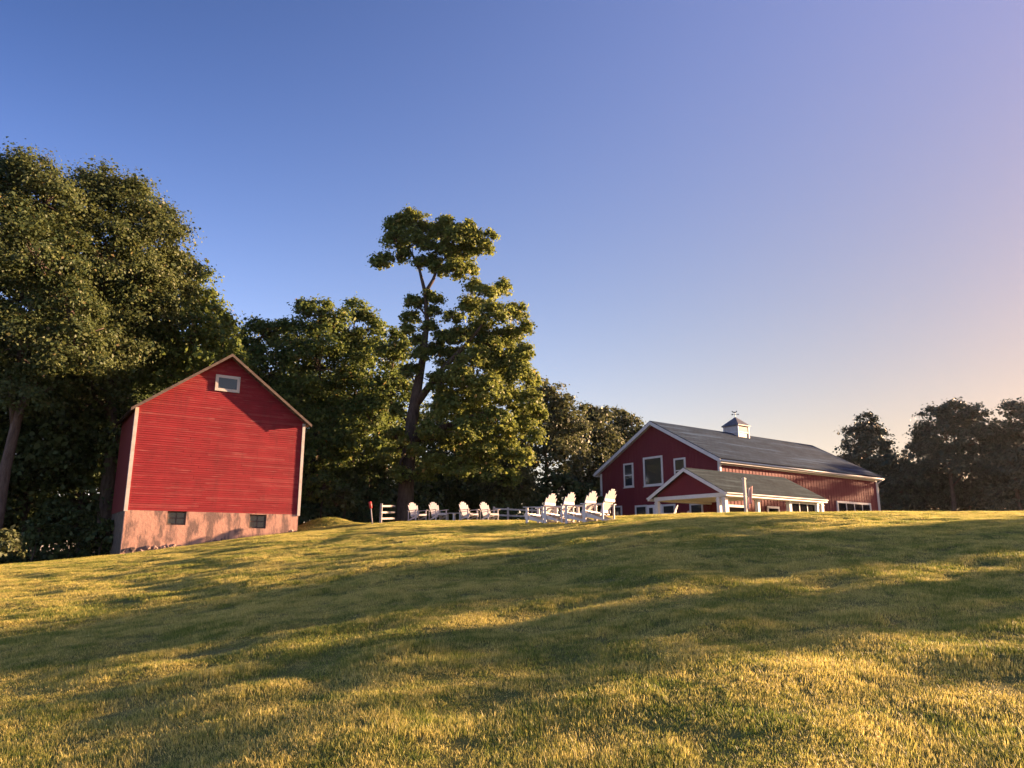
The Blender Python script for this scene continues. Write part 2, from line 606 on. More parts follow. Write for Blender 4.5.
# foundation with peeling paint, window niches left open
m_f, t_, b_ = mat('pink plastered foundation', rough=0.9, spec=0.1)
oc_ = objco(t_)
pn = noise(t_, oc_, 1.1, 8, 0.7)
fine = noise(t_, oc_, 7, 6, 0.7)
drip = noise(t_, oc_, 1.6, 6, 0.65, (1.4, 1.4, 0.45))
base = mix(t_, fine, (0.40, 0.215, 0.165), (0.54, 0.34, 0.26))
base = mix(t_, ramp(t_, drip, [(0.46, (0, 0, 0)), (0.58, (0.9,) * 3)]), base, (0.155, 0.11, 0.10))
sepz = node(t_, 'ShaderNodeSeparateXYZ')
t_.links.new(oc_, sepz.inputs[0])
low = node(t_, 'ShaderNodeMath', operation='MULTIPLY_ADD')
t_.links.new(pn, low.inputs[0])
low.inputs[1].default_value = 2.2
ln = node(t_, 'ShaderNodeMath', operation='MULTIPLY_ADD')     # bare stone shows along the foot of the wall, which climbs with the slope
t_.links.new(sepz.outputs[0], ln.inputs[0])
ln.inputs[1].default_value = 0.15
t_.links.new(sepz.outputs[2], low.inputs[2])
sub = node(t_, 'ShaderNodeMath', operation='SUBTRACT')
t_.links.new(low.outputs[0], sub.inputs[0])
t_.links.new(ln.outputs[0], sub.inputs[1])
base = mix(t_, ramp(t_, sub.outputs[0], [(0.0, (1, 1, 1)), (1.0, (0, 0, 0))]), base, (0.33, 0.25, 0.21))
t_.links.new(base, b_.inputs['Base Color'])
bump(t_, b_, fine, 0.6, 0.03)
BWIN = [(1.80, 2.63, rb(1.22), rb(1.85)), (5.55, 6.38, rb(1.12), rb(1.80))]
mb = MB()
xs = [0.02] + [v for w in BWIN for v in w[:2]] + [BW - 0.02]
ZBf = ZB - 0.003
for k, (x0, x1) in enumerate(zip(xs[:-1], xs[1:])):
    if k % 2 == 0:
        mb.box(x0, x1, -0.012, 0.30, 0, ZBf)
    else:
        w = BWIN[k // 2]
        mb.box(x0, x1, -0.012, 0.30, 0, w[2])
        if ZBf - w[3] > 0.03:
            mb.box(x0, x1, -0.012, 0.30, w[3], ZBf)
mb.build('foundation', m_f, red)
m_st, t_, b_ = mat('shade-darkened bare stone wall', rough=0.95, spec=0.1)  # unpainted stone, its colour darkened to stand in for this side's deep shade
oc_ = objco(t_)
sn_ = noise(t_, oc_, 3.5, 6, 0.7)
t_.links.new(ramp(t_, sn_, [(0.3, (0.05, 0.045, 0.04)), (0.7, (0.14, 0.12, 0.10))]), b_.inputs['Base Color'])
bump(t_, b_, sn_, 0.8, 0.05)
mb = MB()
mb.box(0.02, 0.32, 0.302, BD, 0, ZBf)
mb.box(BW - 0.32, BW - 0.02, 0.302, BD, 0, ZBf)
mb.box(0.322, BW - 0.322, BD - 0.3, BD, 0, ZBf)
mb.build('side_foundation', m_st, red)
m_bw, t_, b_ = mat('grey weathered wood', (0.16, 0.13, 0.11), 0.85, 0.15)
oc_ = objco(t_)
t_.links.new(ramp(t_, noise(t_, oc_, 3, 6, 0.7, (1, 1, 5)), [(0.3, (0.07, 0.055, 0.05)), (0.7, (0.16, 0.125, 0.105))]), b_.inputs['Base Color'])
for (x0, x1, z0, z1) in BWIN:
    window(red, lambda a, o, z: (a, 0.17 - o, z), x0 + 0.01, x1 - 0.01, z0 + 0.01, z1 - 0.01, 2, 2, 0.06, m_bw, M_OLDGLASS, 'basement_window', False, 0.06)
window(red, lambda a, o, z: (a, -0.02 - o, z), 3.38, 4.56, rb(7.80), rb(8.62), 1, 1, 0.14, M_OLDWHITE, M_OLDGLASS, 'gable_window', False, 0.06)
# corner boards stand proud and throw the thin shadow on the siding
for x0, x1 in ((-0.04, 0.11), (BW - 0.09, BW + 0.05)):
    mb = MB()
    mb.box(x0, x1, -0.065, 0.11, ZB - 0.06, ZE - 0.02 if x0 < 1 else ZE - 0.05)
    mb.build('corner_board', M_OLDWHITE, red)
# roof slabs and rake boards
ov = 0.10
for sgn in (-1, 1):
    xe = -OHE if sgn < 0 else BW + OHE
    zt = ZE - SLO * OHE + ov
    pe, pr = (xe, zt), (BW / 2, ZR + ov)
    slab([(pe[0], -OHF, pe[1]), (pe[0], BD + 0.3, pe[1]), (pr[0], BD + 0.3, pr[1]), (pr[0], -OHF, pr[1])], 0.09, 'roof', M_OLDROOF, red)
    mb = MB()
    mb.hexa([(pe[0], -OHF - 0.03, pe[1] - 0.15), (pr[0], -OHF - 0.03, pr[1] - 0.15), (pr[0], -OHF - 0.002, pr[1] - 0.15), (pe[0], -OHF - 0.002, pe[1] - 0.15),
             (pe[0], -OHF - 0.03, pe[1] - 0.005), (pr[0], -OHF - 0.03, pr[1] - 0.005), (pr[0], -OHF - 0.002, pr[1] - 0.005), (pe[0], -OHF - 0.002, pe[1] - 0.005)])
    mb.build('rake_board', m_bw, red)
# loose fieldstones showing at the low corner of the foundation
mb = MB()
rng = random.Random(8)
inv = Matrix.Rotation(-(math.pi / 2 - RB_TH), 3, 'Z')
def rock(mb, c, r, rng):
    bm = bmesh.new()
    bmesh.ops.create_icosphere(bm, subdivisions=1, radius=1)
    i = len(mb.v)
    sx, sy, sz = r * rng.uniform(0.8, 1.4), r * rng.uniform(0.7, 1.1), r * rng.uniform(0.55, 0.9)
    rz = rng.uniform(0, 3)
    for v in bm.verts:
        k = rng.uniform(0.82, 1.15)
        x, y = v.co.x * sx * k, v.co.y * sy * k
        mb.v.append((c[0] + x * math.cos(rz) - y * math.sin(rz), c[1] + x * math.sin(rz) + y * math.cos(rz), c[2] + v.co.z * sz * k))
    for f in bm.faces:
        mb.f.append(tuple(i + v.index for v in f.verts))
    bm.free()
def rb_ground(a, o):
    p = Matrix.Rotation(math.pi / 2 - RB_TH, 3, 'Z') @ Vector((a, -o, 0))
    return hz(RB_X + p.x, RB_Y + p.y) - RB_Z0
m_r, t_, b_ = mat('fieldstone', rough=0.9, spec=0.1)
rn_ = node(t_, 'ShaderNodeObjectInfo').outputs['Random']
t_.links.new(ramp(t_, rn_, [(0, (0.09, 0.07, 0.065)), (0.5, (0.24, 0.16, 0.14)), (1, (0.40, 0.28, 0.23))]), b_.inputs['Base Color'])
bump(t_, b_, noise(t_, objco(t_), 8, 5), 0.5, 0.03)
def stone(a, o, z, r):
    m_ = MB()
    rock(m_, (a, o, z), r, rng)
    m_.build('fieldstone', m_r, red)
for k in range(30):
    a = 0.12 + 2.6 * rng.random() ** 1.3
    top = 0.34 * (1 - a / 3.2)
    stone(a, 0.06 - rng.random() * 0.04, rb_ground(a, 0.1) + 0.02 + rng.random() * top, rng.uniform(0.07, 0.17))
for k in range(6):
    a = rng.uniform(3.4, 7.8)
    stone(a, 0.03, rb_ground(a, 0.1) + rng.uniform(0.0, 0.10), rng.uniform(0.06, 0.13))

# ------------------------------------------------------------------ the large barn with the porch
MBX, MBY, MB_TH = 14.640, 52.166, 0.9225212
FLOOR = 1.1                                   # eye-relative floor height
big = thing('event_barn', 'large dark red barn with white trim, grey roof, cupola and columned porch on the hilltop', 'barn', (MBX, MBY, EYE + FLOOR), -MB_TH)
def mh(zrel):
    return zrel - FLOOR
GW, GL = 12.0, 21.8
GE, GR = mh(6.50), mh(9.81)
GS = (GR - GE) / (GW / 2)
def gface(a, o, z):
    return (a, -o, z)
def sface(a, o, z):
    return (o, a, z)
mb = MB()
mb.prism([(-GW, -1.2), (0, -1.2), (0, GE), (-GW / 2, GR), (-GW, GE)], 'y', 0, GL)
# battens: vertical ribs on the gable and on the long sunny wall
k = 0
x = -GW + 0.2
while x < -0.15:
    top = GE + GS * (x + GW if x < -GW / 2 else -x) - 0.06
    mb.box(x - 0.02, x + 0.02, -0.022, -0.002, -1.2, top)
    x += 0.30
y = 0.25
while y < GL - 0.15:
    mb.box(0.002, 0.018, y - 0.022, y + 0.022, -1.2, GE - 0.30)
    y += 0.40
mb.build('wall', M_NEWRED, big)
OH = 0.40
tk = 0.10
for sgn in (-1, 1):
    xe = -GW - OH if sgn < 0 else OH
    ze = GE - GS * OH + 0.12
    zr = GR + 0.12
    slab([(xe, -OH, ze), (xe, GL + OH, ze), (-GW / 2, GL + OH, zr), (-GW / 2, -OH, zr)], tk, 'roof', M_ROOF, big)
    for y0, y1 in ((-OH - 0.028, -OH - 0.002), (GL + OH + 0.002, GL + OH + 0.028)):
        mb = MB()
        mb.hexa([(xe, y0, ze - 0.34), (-GW / 2, y0, zr - 0.34), (-GW / 2, y1, zr - 0.34), (xe, y1, ze - 0.34), (xe, y0, ze - 0.06), (-GW / 2, y0, zr - 0.06), (-GW / 2, y1, zr - 0.06), (xe, y1, ze - 0.06)])
        mb.build('rake_board', M_WHITE, big)
    # soffit strip under the gable overhang
    mb = MB()
    mb.hexa([(xe, -OH, ze - 0.26), (-GW / 2, -OH, zr - 0.26), (-GW / 2, -0.024, zr - 0.26), (xe, -0.024, ze - 0.26), (xe, -OH, ze - 0.14), (-GW / 2, -OH, zr - 0.14), (-GW / 2, -0.024, zr - 0.14), (xe, -0.024, ze - 0.14)])
    mb.build('soffit', M_WHITE, big)
    mb = MB()
    s = 1 if sgn > 0 else -1
    xf = xe + s * 0.002
    mb.box(min(xf, xf + s * 0.03), max(xf, xf + s * 0.03), -OH, GL + OH, ze - 0.33, ze - 0.13)
    xw = 0.034 if sgn > 0 else -GW - 0.034
    mb.box(min(xw, xe), max(xw, xe), -0.02, GL, ze - 0.33, ze - 0.30)
    mb.build('fascia', M_WHITE, big)
    # half-round gutter under the eave
    mb = MB()
    g = xe + s * 0.10
    mb.tube([(g, -OH, ze - 0.18), (g, GL + OH, ze - 0.21)], [0.065, 0.065], 10)
    mb.build('gutter', M_WHITE, big, smooth=True)
# frieze board below the long eave, corner boards, downspouts
mb = MB()
mb.box(0.032, 0.06, 0.1, GL - 0.1, GE - 0.52, GE - 0.24)
mb.build('frieze_board', M_WHITE, big)
for (x0, x1, y0, y1) in ((-0.14, 0.05, -0.045, 0.14), (-GW - 0.05, -GW + 0.14, -0.045, 0.14), (-0.14, 0.05, GL - 0.14, GL + 0.045)):
    mb = MB()
    mb.box(x0, x1, y0, y1, -1.2, GE - 0.20)
    mb.build('corner_board', M_WHITE, big)
mb = MB()
mb.tube([(OH + 0.10, GL + 0.05, GE - 0.30), (OH + 0.08, GL + 0.02, GE - 0.42), (0.12, GL - 0.05, GE - 0.72), (0.10, GL - 0.05, GE - 0.9), (0.10, GL - 0.05, -0.6)], [0.045] * 5, 8)
mb.build('downspout', M_WHITE, big, smooth=True)

# gable windows (heights measured from the photo)
window(big, gface, -9.32, -8.27, mh(4.98), mh(6.89), 1, 1, 0.13, split=True)
window(big, gface, -7.18, -5.20, mh(4.92), mh(7.17), 1, 1, 0.15)
window(big, gface, -4.10, -3.00, mh(4.96), mh(6.80), 1, 1, 0.13, split=True)
window(big, gface, -10.62, -9.66, mh(1.95), mh(3.58), 1, 1, 0.12, split=True)
window(big, gface, -8.22, -6.95, mh(1.95), mh(3.52), 1, 1, 0.14)
window(big, gface, -5.45, -4.16, mh(1.95), mh(3.46), 1, 1, 0.14)
m_door, t_, b_ = mat('white painted door', (0.72, 0.71, 0.72), 0.45, 0.4)
for a0, a1 in ((-6.93, -6.21), (-6.19, -5.47)):
    mb = MB()
    mb.box(a0, a1, -0.045, -0.003, 0.0, mh(3.49))
    d = mb.build('door', m_door, big)
    p = MB()
    p.box(a0 + 0.17, a1 - 0.17, -0.054, -0.046, 1.0, mh(3.49) - 0.22)
    p.build('pane', M_GLASS, d)
    h = MB()
    hx = a1 - 0.08 if a0 < -6.5 else a0 + 0.08
    h.tube([(hx, -0.045, 1.02), (hx, -0.10, 1.02), (hx - 0.08 if a0 < -6.5 else hx + 0.08, -0.10, 1.02)], [0.014] * 3, 6)
    h.build('handle', m_bw, d)
window(big, gface, -2.82, -1.62, mh(1.75), mh(3.40), 1, 1, 0.13)
# openings in the long wall, seen under the porch and beyond it
window(big, sface, 14.9, 20.3, 0.35, mh(4.05), 4, 3, 0.16, mglass=M_DOORGLASS, name='glazed_door', sill=False, depth=0.09)
window(big, sface, 0.5, 2.6, 0.2, mh(3.22), 1, 1, 0.16, mglass=M_DOORGLASS, name='glazed_door', sill=False, depth=0.09)
window(big, sface, 5.2, 6.75, 0.6, mh(3.28), 1, 1, 0.16, mglass=M_DOORGLASS, depth=0.09)

# cupola
cx, cy = -GW / 2, 10.5
cz = GR - 0.55
cs = 0.72
mb = MB()
mb.box(cx - cs, cx + cs, cy - cs, cy + cs, cz, GR + 0.72)
m_cup = paint('cupola paint', (0.40, 0.37, 0.37))
cup = mb.build('cupola', m_cup, big)
mb = MB()
for s in (-1, 1):
    for q in (-1, 1):
        mb.box(cx + s * cs - 0.06, cx + s * cs + 0.06, cy + q * cs - 0.06, cy + q * cs + 0.06, cz, GR + 0.70)
mb.box(cx - cs - 0.05, cx + cs + 0.05, cy - cs - 0.05, cy + cs + 0.05, GR + 0.10, GR + 0.16)
mb.build('trim', M_WHITE, cup)
m_lv, t_, b_ = mat('louvre shade', (0.30, 0.28, 0.27), 0.6, 0.3)
for k in range(4):
    mb = MB()
    ang = k * math.pi / 2
    c, s = round(math.cos(ang)), round(math.sin(ang))
    for q in range(5):
        zz = GR + 0.20 + q * 0.095
        for (t0, t1) in ((-0.55, 0.55),):
            n0, n1 = cs + 0.004, cs + 0.04
            P = []
            for z_ in (zz, zz + 0.03):
                for (tt, nn) in ((t0, n0), (t1, n0), (t1, n1), (t0, n1)):
                    P.append((cx + c * nn - s * tt, cy + s * nn + c * tt, z_ - (0.03 if nn == n1 else 0)))
            mb.hexa(P)
    mb.build('louvre', M_WHITE, cup)
mb = MB()
e = cs + 0.16
zt = GR + 0.70
apex = (cx, cy, zt + 0.90)
ring = [(cx - e, cy - e, zt), (cx + e, cy - e, zt), (cx + e, cy + e, zt), (cx - e, cy + e, zt)]
ring2 = [(x_, y_, zt + 0.07) for (x_, y_, _) in ring]
i0 = len(mb.v)
mb.v += ring + ring2 + [apex]
mb.f += [(3, 2, 1, 0)] + [(k, (k + 1) % 4, (k + 1) % 4 + 4, k + 4) for k in range(4)] + [(k + 4, (k + 1) % 4 + 4, 8) for k in range(4)]
m_cr, t_, b_ = mat('dark cupola roof', (0.075, 0.085, 0.10), 0.5, 0.4)
t_.links.new(ramp(t_, noise(t_, objco(t_), 2.5, 5), [(0.3, (0.055, 0.06, 0.075)), (0.7, (0.11, 0.12, 0.14))]), b_.inputs['Base Color'])
mb.build('cupola_roof', m_cr, cup)
mb = MB()
zt += 0.85
mb.tube([(cx, cy, zt), (cx, cy, zt + 0.46)], [0.025, 0.018], 6)
u_ = Vector((0.75, 0.66, 0)).normalized()
c_ = Vector((cx, cy, zt + 0.26))
mb.bar(c_ - u_ * 0.26, c_ + u_ * 0.26, 0.03, 0.03)
mb.bar(c_ + u_ * 0.20, c_ + u_ * 0.30, 0.03, 0.10)
mb.bar(c_ - u_ * 0.30, c_ - u_ * 0.20, 0.03, 0.12)
top_ = c_ + Vector((0, 0, 0.19))
mb.bar(top_ - u_ * 0.13, top_ + u_ * 0.08, 0.035, 0.08)
mb.bar(top_ + u_ * 0.07, top_ + u_ * 0.17 + Vector((0, 0, 0.12)), 0.04, 0.07)
mb.bar(top_ - u_ * 0.13, top_ - u_ * 0.26 + Vector((0, 0, 0.10)), 0.04, 0.08)
m_iron, t_, b_ = mat('dark iron', (0.05, 0.05, 0.055), 0.5, 0.4, 0.6)
mb.build('weathervane', m_iron, cup)

# porch roof: a gabled wing that starts in front of the gable and runs along the long wall
PU, PHW = 1.74, 3.12
PB0, PB1 = -6.0, 5.1
PE, PR = mh(3.52), mh(5.24)
A0, A1 = PU - PHW, PU + PHW
PS = (PR - PE) / PHW
slab([(A1, PB0, PE), (A1, PB1, PE), (PU, PB1, PR), (PU, PB0, PR)], 0.09, 'porch_roof', M_PORCHROOF, big)
x1 = 0.07
slab([(A0, PB0, PE), (A0, -0.03, PE), (x1, -0.03, PE + (x1 - A0) * PS), (x1, PB1, PE + (x1 - A0) * PS), (PU, PB1, PR), (PU, PB0, PR)], 0.09, 'porch_roof', M_PORCHROOF, big)
for sgn in (-1, 1):
    xe = A0 if sgn < 0 else A1
    for y0, y1 in (((PB0 - 0.028, PB0 - 0.002),) if sgn < 0 else ((PB0 - 0.028, PB0 - 0.002), (PB1 + 0.002, PB1 + 0.028))):
        mb = MB()
        mb.hexa([(xe, y0, PE - 0.27), (PU, y0, PR - 0.27), (PU, y1, PR - 0.27), (xe, y1, PE - 0.27), (xe, y0, PE - 0.035), (PU, y0, PR - 0.035), (PU, y1, PR - 0.035), (xe, y1, PE - 0.035)])
        mb.build('rake_board', M_WHITE, big)
mb = MB()
mb.box(A1 + 0.002, A1 + 0.03, PB0, PB1, PE - 0.26, PE - 0.05)
mb.tube([(A1 + 0.08, PB0, PE - 0.09), (A1 + 0.08, PB1, PE - 0.10)], [0.055] * 2, 8)
mb.build('porch_gutter', M_WHITE, big)
mb = MB()
mb.box(A0 - 0.03, A0 - 0.002, PB0, -0.03, PE - 0.26, PE - 0.05)
mb.tube([(A0 - 0.08, PB0, PE - 0.09), (A0 - 0.08, -0.03, PE - 0.10)], [0.055] * 2, 8)
mb.build('porch_gutter', M_WHITE, big)
# gable infill over the tie beam
PF = PB0 + 0.42
hb0, hb1 = PE - 0.26, PE - 0.02
mb = MB()
mb.prism([(A0 + 0.5, hb1 + 0.002), (A1 - 0.5, hb1 + 0.002), (A1 - 0.5, hb1 + 0.15), (PU, PR - 0.12), (A0 + 0.5, hb1 + 0.15)], 'y', PF - 0.02, PF + 0.06)
mb.build('porch_gable', M_NEWRED, big)
mb = MB()
mb.box(A0 + 0.22, A1 - 0.22, PF - 0.10, PF + 0.12, hb0, hb1)
mb.build('tie_beam', M_WHITE, big)
mb = MB()
mb.box(A0 + 0.34, A0 + 0.56, PF + 0.122, -0.05, hb0 - 0.02, hb1 - 0.05)
mb.build('side_beam', M_WHITE, big)
mb = MB()
mb.box(A1 - 0.52, A1 - 0.30, PF + 0.122, PB1 - 0.3, hb0 - 0.02, hb1 - 0.05)
mb.build('side_beam', M_WHITE, big)
# porch ceiling
mb = MB()
mb.box(A0 + 0.57, A1 - 0.54, PF + 0.13, -0.06, hb1 - 0.12, hb1 - 0.07)
mb.build('porch_ceiling', M_WHITE, big)
AC = A1 - 0.41
for (a, b, w) in ((A0 + 0.45, PF, 0.24), (AC - 0.42, PF, 0.22), (AC, PF, 0.26), (AC, -2.3, 0.22), (AC, 1.15, 0.26), (AC, 4.45, 0.2), (AC, 5.0, 0.26)):
    mb = MB()
    mb.box(a - w / 2, a + w / 2, b - w / 2, b + w / 2, -0.3, hb0 - 0.022)
    mb.box(a - w / 2 - 0.03, a + w / 2 + 0.03, b - w / 2 - 0.03, b + w / 2 + 0.03, hb0 - 0.20, hb0 - 0.14)
    mb.build('column', M_WHITE, big)
window(big, lambda a, o, z: (AC + o - 0.05, a, z), 1.30, 4.33, 0.1, hb0 - 0.03, 3, 3, 0.12, mglass=M_DOORGLASS, name='glazed_screen', sill=False, depth=0.09)
window(big, lambda a, o, z: (AC + o - 0.05, a, z), 4.57, 4.86, 0.1, hb0 - 0.03, 1, 3, 0.05, mglass=M_DOORGLASS, name='glazed_screen', sill=False, depth=0.09)
mb = MB()
mb.box(A0 + 0.1, A1 + 0.1, PB0 + 0.1, -0.05, -0.45, -0.02)
mb.box(0.06, A1 + 0.1, -0.05, PB1, -0.45, -0.02)
m_cc, t_, b_ = mat('concrete', (0.35, 0.33, 0.31), 0.85, 0.2)
t_.links.new(ramp(t_, noise(t_, objco(t_), 3, 6), [(0.3, (0.28, 0.26, 0.24)), (0.7, (0.40, 0.38, 0.35))]), b_.inputs['Base Color'])
mb.build('porch_floor', m_cc, big)

# white post with a small drooping flag, in front of the porch
BIGM = Matrix.Translation((MBX, MBY, EYE + FLOOR)) @ Matrix.Rotation(-MB_TH, 4, 'Z')
fp = BIGM @ Vector((AC + 1.3, -5.35, 0))
fp.z = hz(fp.x, fp.y)
post = thing('flag_post', 'square white post with a cap standing in front of the porch roof', 'post', fp, -MB_TH)
mb = MB()
hpost = (EYE + 4.30) - fp.z
mb.box(-0.075, 0.075, -0.075, 0.075, -0.3, hpost - 0.1)
mb.build('shaft', M_OLDWHITE, post)
mb = MB()
mb.box(-0.10, 0.10, -0.10, 0.10, hpost - 0.098, hpost - 0.03)
mb.box(-0.065, 0.065, -0.065, 0.065, hpost - 0.029, hpost + 0.01)
mb.build('cap', M_OLDWHITE, post)
mb = MB()
mb.tube([(0.04, 0.10, hpost - 0.75), (0.10, 0.55, hpost - 0.45)], [0.014, 0.012], 6)
mb.build('bracket', m_iron, post)
# the flag hangs in folds from the slanted staff
fl = thing('flag', 'small drooping flag in dark blue, white and red on the white porch post', 'flag', fp, -MB_TH)
nu, nv_ = 12, 18
mflag = {}
for nm, c in (('flag blue', (0.02, 0.025, 0.07)), ('flag white', (0.6, 0.55, 0.52)), ('flag red', (0.33, 0.03, 0.035))):
    mflag[nm] = mat(nm, c, 0.85, 0.1)[0]
V, F_, MI = [], [], []
for i in range(nu + 1):
    for j in range(nv_ + 1):
        s, t = i / nu, j / nv_
        fold = math.sin(s * 9.0 + 0.6 * t) * 0.05 * (0.3 + t)
        y = 0.12 + 0.62 * s * (1 - 0.35 * t)
        zz = hpost - 0.72 + 0.28 * s - t * (1.15 - 0.25 * s)
        V.append((0.06 + fold, y, zz))
for i in range(nu):
    for j in range(nv_):
        F_.append((i * (nv_ + 1) + j, (i + 1) * (nv_ + 1) + j, (i + 1) * (nv_ + 1) + j + 1, i * (nv_ + 1) + j + 1))
        blue = i < 6 and j < 8
        MI.append(0 if blue else (1 if (i // 1) % 2 == 0 else 2))
me = bpy.data.meshes.new('cloth')
me.from_pydata(V, [], F_)
for nm in ('flag blue', 'flag white', 'flag red'):
    me.materials.append(mflag[nm])
me.polygons.foreach_set('material_index', MI)
me.polygons.foreach_set('use_smooth', [True] * len(F_))
o = bpy.data.objects.new('cloth', me)
COL.objects.link(o)
o.parent = fl

# ------------------------------------------------------------------ lawn chairs
def make_chair(label, group):
    t = thing('adirondack_chair', label, 'chair', (0, 0, 0), 0, group)
    mb = MB()
    for k in range(6):                       # seat slats, front lip first
        x0 = 0.47 - k * 0.115
        z0 = 0.37 - k * 0.026
        mb.bar((x0, -0.29, z0), (x0, 0.29, z0), 0.10, 0.022)
    mb.bar((0.535, -0.29, 0.335), (0.535, 0.29, 0.335), 0.022, 0.10)
    mb.build('seat', M_CHAIR, t)
    mb = MB()
    n = 6
    for k in range(n):                       # fanned slats with a rounded top
        q = (k - (n - 1) / 2) / ((n - 1) / 2)
        yb, yt = q * 0.205, q * 0.262
        L = 0.93 - 0.17 * q * q
        d = Vector((-0.42, 0, 0.908)).normalized()
        b0 = Vector((-0.10, yb, 0.20))
        t0 = b0 + d * L
        t0.y = yt
        ex = d.cross(Vector((0, 1, 0))).normalized() * 0.011
        wb, wt = 0.037, 0.047
        sl_ = -0.10 * q
        mb.hexa([b0 + Vector((0, -wb, 0)) - ex, b0 + Vector((0, wb, 0)) - ex, b0 + Vector((0, wb, 0)) + ex, b0 + Vector((0, -wb, 0)) + ex,
                 t0 + Vector((0, -wt, 0)) - ex - d * max(0, -sl_ * 0.45) * 1, t0 + Vector((0, wt, 0)) - ex - d * max(0, sl_ * -0.45 if False else -sl_ * -0.45),
                 t0 + Vector((0, wt, 0)) + ex - d * max(0, sl_ * 0.45), t0 + Vector((0, -wt, 0)) + ex - d * max(0, -sl_ * 0.45)])
    mb.bar((-0.185, -0.27, 0.33), (-0.185, 0.27, 0.33), 0.03, 0.08)
    mb.bar((-0.345, -0.30, 0.68), (-0.345, 0.30, 0.68), 0.03, 0.08)
    mb.build('backrest', M_CHAIR, t)
    for s in (-1, 1):
        mb = MB()
        y = s * 0.345
        mb.hexa([(-0.34, y - 0.05, 0.555), (0.52, y - 0.07, 0.58), (0.52, y + 0.07, 0.58), (-0.34, y + 0.05, 0.555),
                 (-0.34, y - 0.05, 0.578), (0.52, y - 0.07, 0.603), (0.52, y + 0.07, 0.603), (-0.34, y + 0.05, 0.578)])
        mb.build('armrest', M_CHAIR, t)
        mb = MB()
        mb.box(0.36, 0.46, s * 0.325 - 0.014, s * 0.325 + 0.014, 0, 0.577)
        mb.build('front_leg', M_CHAIR, t)
        mb = MB()
        mb.box(-0.31, -0.25, s * 0.335 - 0.014, s * 0.335 + 0.014, 0.03, 0.556)
        mb.build('arm_post', M_CHAIR, t)
        mb = MB()
        y = s * 0.295
        mb.hexa([(-0.62, y - 0.014, 0.0), (-0.48, y - 0.014, 0.0), (-0.48, y + 0.014, 0.0), (-0.62, y + 0.014, 0.0),
                 (0.52, y - 0.014, 0.19), (0.52, y - 0.014, 0.36), (0.52, y + 0.014, 0.36), (0.52, y + 0.014, 0.19)])
        mb.build('rear_leg', M_CHAIR, t)
    return t

G_NEAR = 'white adirondack chairs in the nearer row'
G_FAR = 'white adirondack chairs in the farther row by the big tree'
near = [(542, 28.6, 'white adirondack chair on the left end of the nearer row of four'),
        (560.5, 28.0, 'white adirondack chair, second from the left in the nearer row of four'),
        (582, 27.4, 'white adirondack chair, third from the left in the nearer row of four'),
        (600.5, 26.8, 'white adirondack chair on the barn end of the nearer row of four')]
chair0 = None
for px, D, lab in near:
    p = ground_at(px, D) - Vector((0, 0, 0.03))
    rz = R(141) + random.Random(px).uniform(-0.05, 0.05)
    if chair0 is None:
        chair0 = make_chair(lab, G_NEAR)
        chair0.location = p
        chair0.rotation_euler = (0, 0, rz)
        chair0.scale = (1.1,) * 3
    else:
        dup(chair0, p, rz, lab, G_NEAR, 1.1)
far = [(417, 40.2, 'white adirondack chair nearest the big tree trunk in the far row', -49),
       (437.5, 40.2, 'white adirondack chair just left of the low white bench', -53),
       (468, 40.0, 'white adirondack chair just right of the low white bench', -48),
       (488.5, 40.0, 'white adirondack chair at the fence end of the far row', -51)]
for px, D, lab, a in far:
    dup(chair0, ground_at(px, D), R(a), lab, G_FAR, 0.98)
p = ground_at(668.5, 44)
dup(chair0, p, R(160), 'white adirondack chair partly hidden by the crest before the porch', None, 1.05)
p = ground_at(680.5, 47)
dup(chair0, p, R(150), 'white chair top just showing over the grass crest below the porch window', None, 1.0)
# low slatted bench between the far chairs
p = ground_at(451, 40.3)
bench = thing('low_bench', 'low white slatted bench between two far chairs', 'bench', p, R(-6))
mb = MB()
for k in range(4):
    mb.box(-0.62, 0.62, -0.22 + k * 0.112, -0.122 + k * 0.112, 0.40, 0.425)
mb.build('seat', M_CHAIR, bench)
for x_ in (-0.55, -0.19, 0.19, 0.55):
    mb = MB()
    mb.box(x_ - 0.04, x_ + 0.04, -0.20, -0.12, 0, 0.398)
    mb.box(x_ - 0.04, x_ + 0.04, 0.12, 0.20, 0, 0.398)
    mb.box(x_ - 0.03, x_ + 0.03, -0.118, 0.118, 0.30, 0.36)
    mb.build('leg', M_CHAIR, bench)

# ------------------------------------------------------------------ rail fences and the marker stake
def fence(name, label, pts, rails, lastpost=True, tall=1.12):
    P = [ground_at(px, D) for px, D in pts]
    t = thing(name, label, 'fence', P[0])
    o0 = P[0]
    for p in (P if lastpost else P[:-1]):
        q = p - o0
        mb = MB()
        mb.box(q.x - 0.06, q.x + 0.06, q.y - 0.06, q.y + 0.06, q.z - 0.3, q.z + tall)
        mb.build('post', M_FENCE, t)
    for h in rails:
        mb = MB()
        for a, b in zip(P[:-1], P[1:]):
            d = Vector((b.x - a.x, b.y - a.y, 0)).normalized()
            off = Vector((d.y, -d.x, 0)) * 0.078
            mb.bar(a - o0 + Vector((0, 0, h)) + off - d * 0.07, b - o0 + Vector((0, 0, h)) + off + d * 0.07, 0.03, 0.10)
        mb.build('rail', M_FENCE, t)
    return t
fence('rail_fence', 'short three-rail white fence end left of the big tree trunk', [(381.5, 42.5), (393.5, 43.6)], (0.28, 0.62, 0.97), False)
fence('rail_fence', 'white rail fence between the far chairs and the nearer chairs', [(494, 44.0), (508, 44.2), (532, 44.8), (556, 45.6), (580, 46.5)], (0.42, 0.78), True, 0.9)

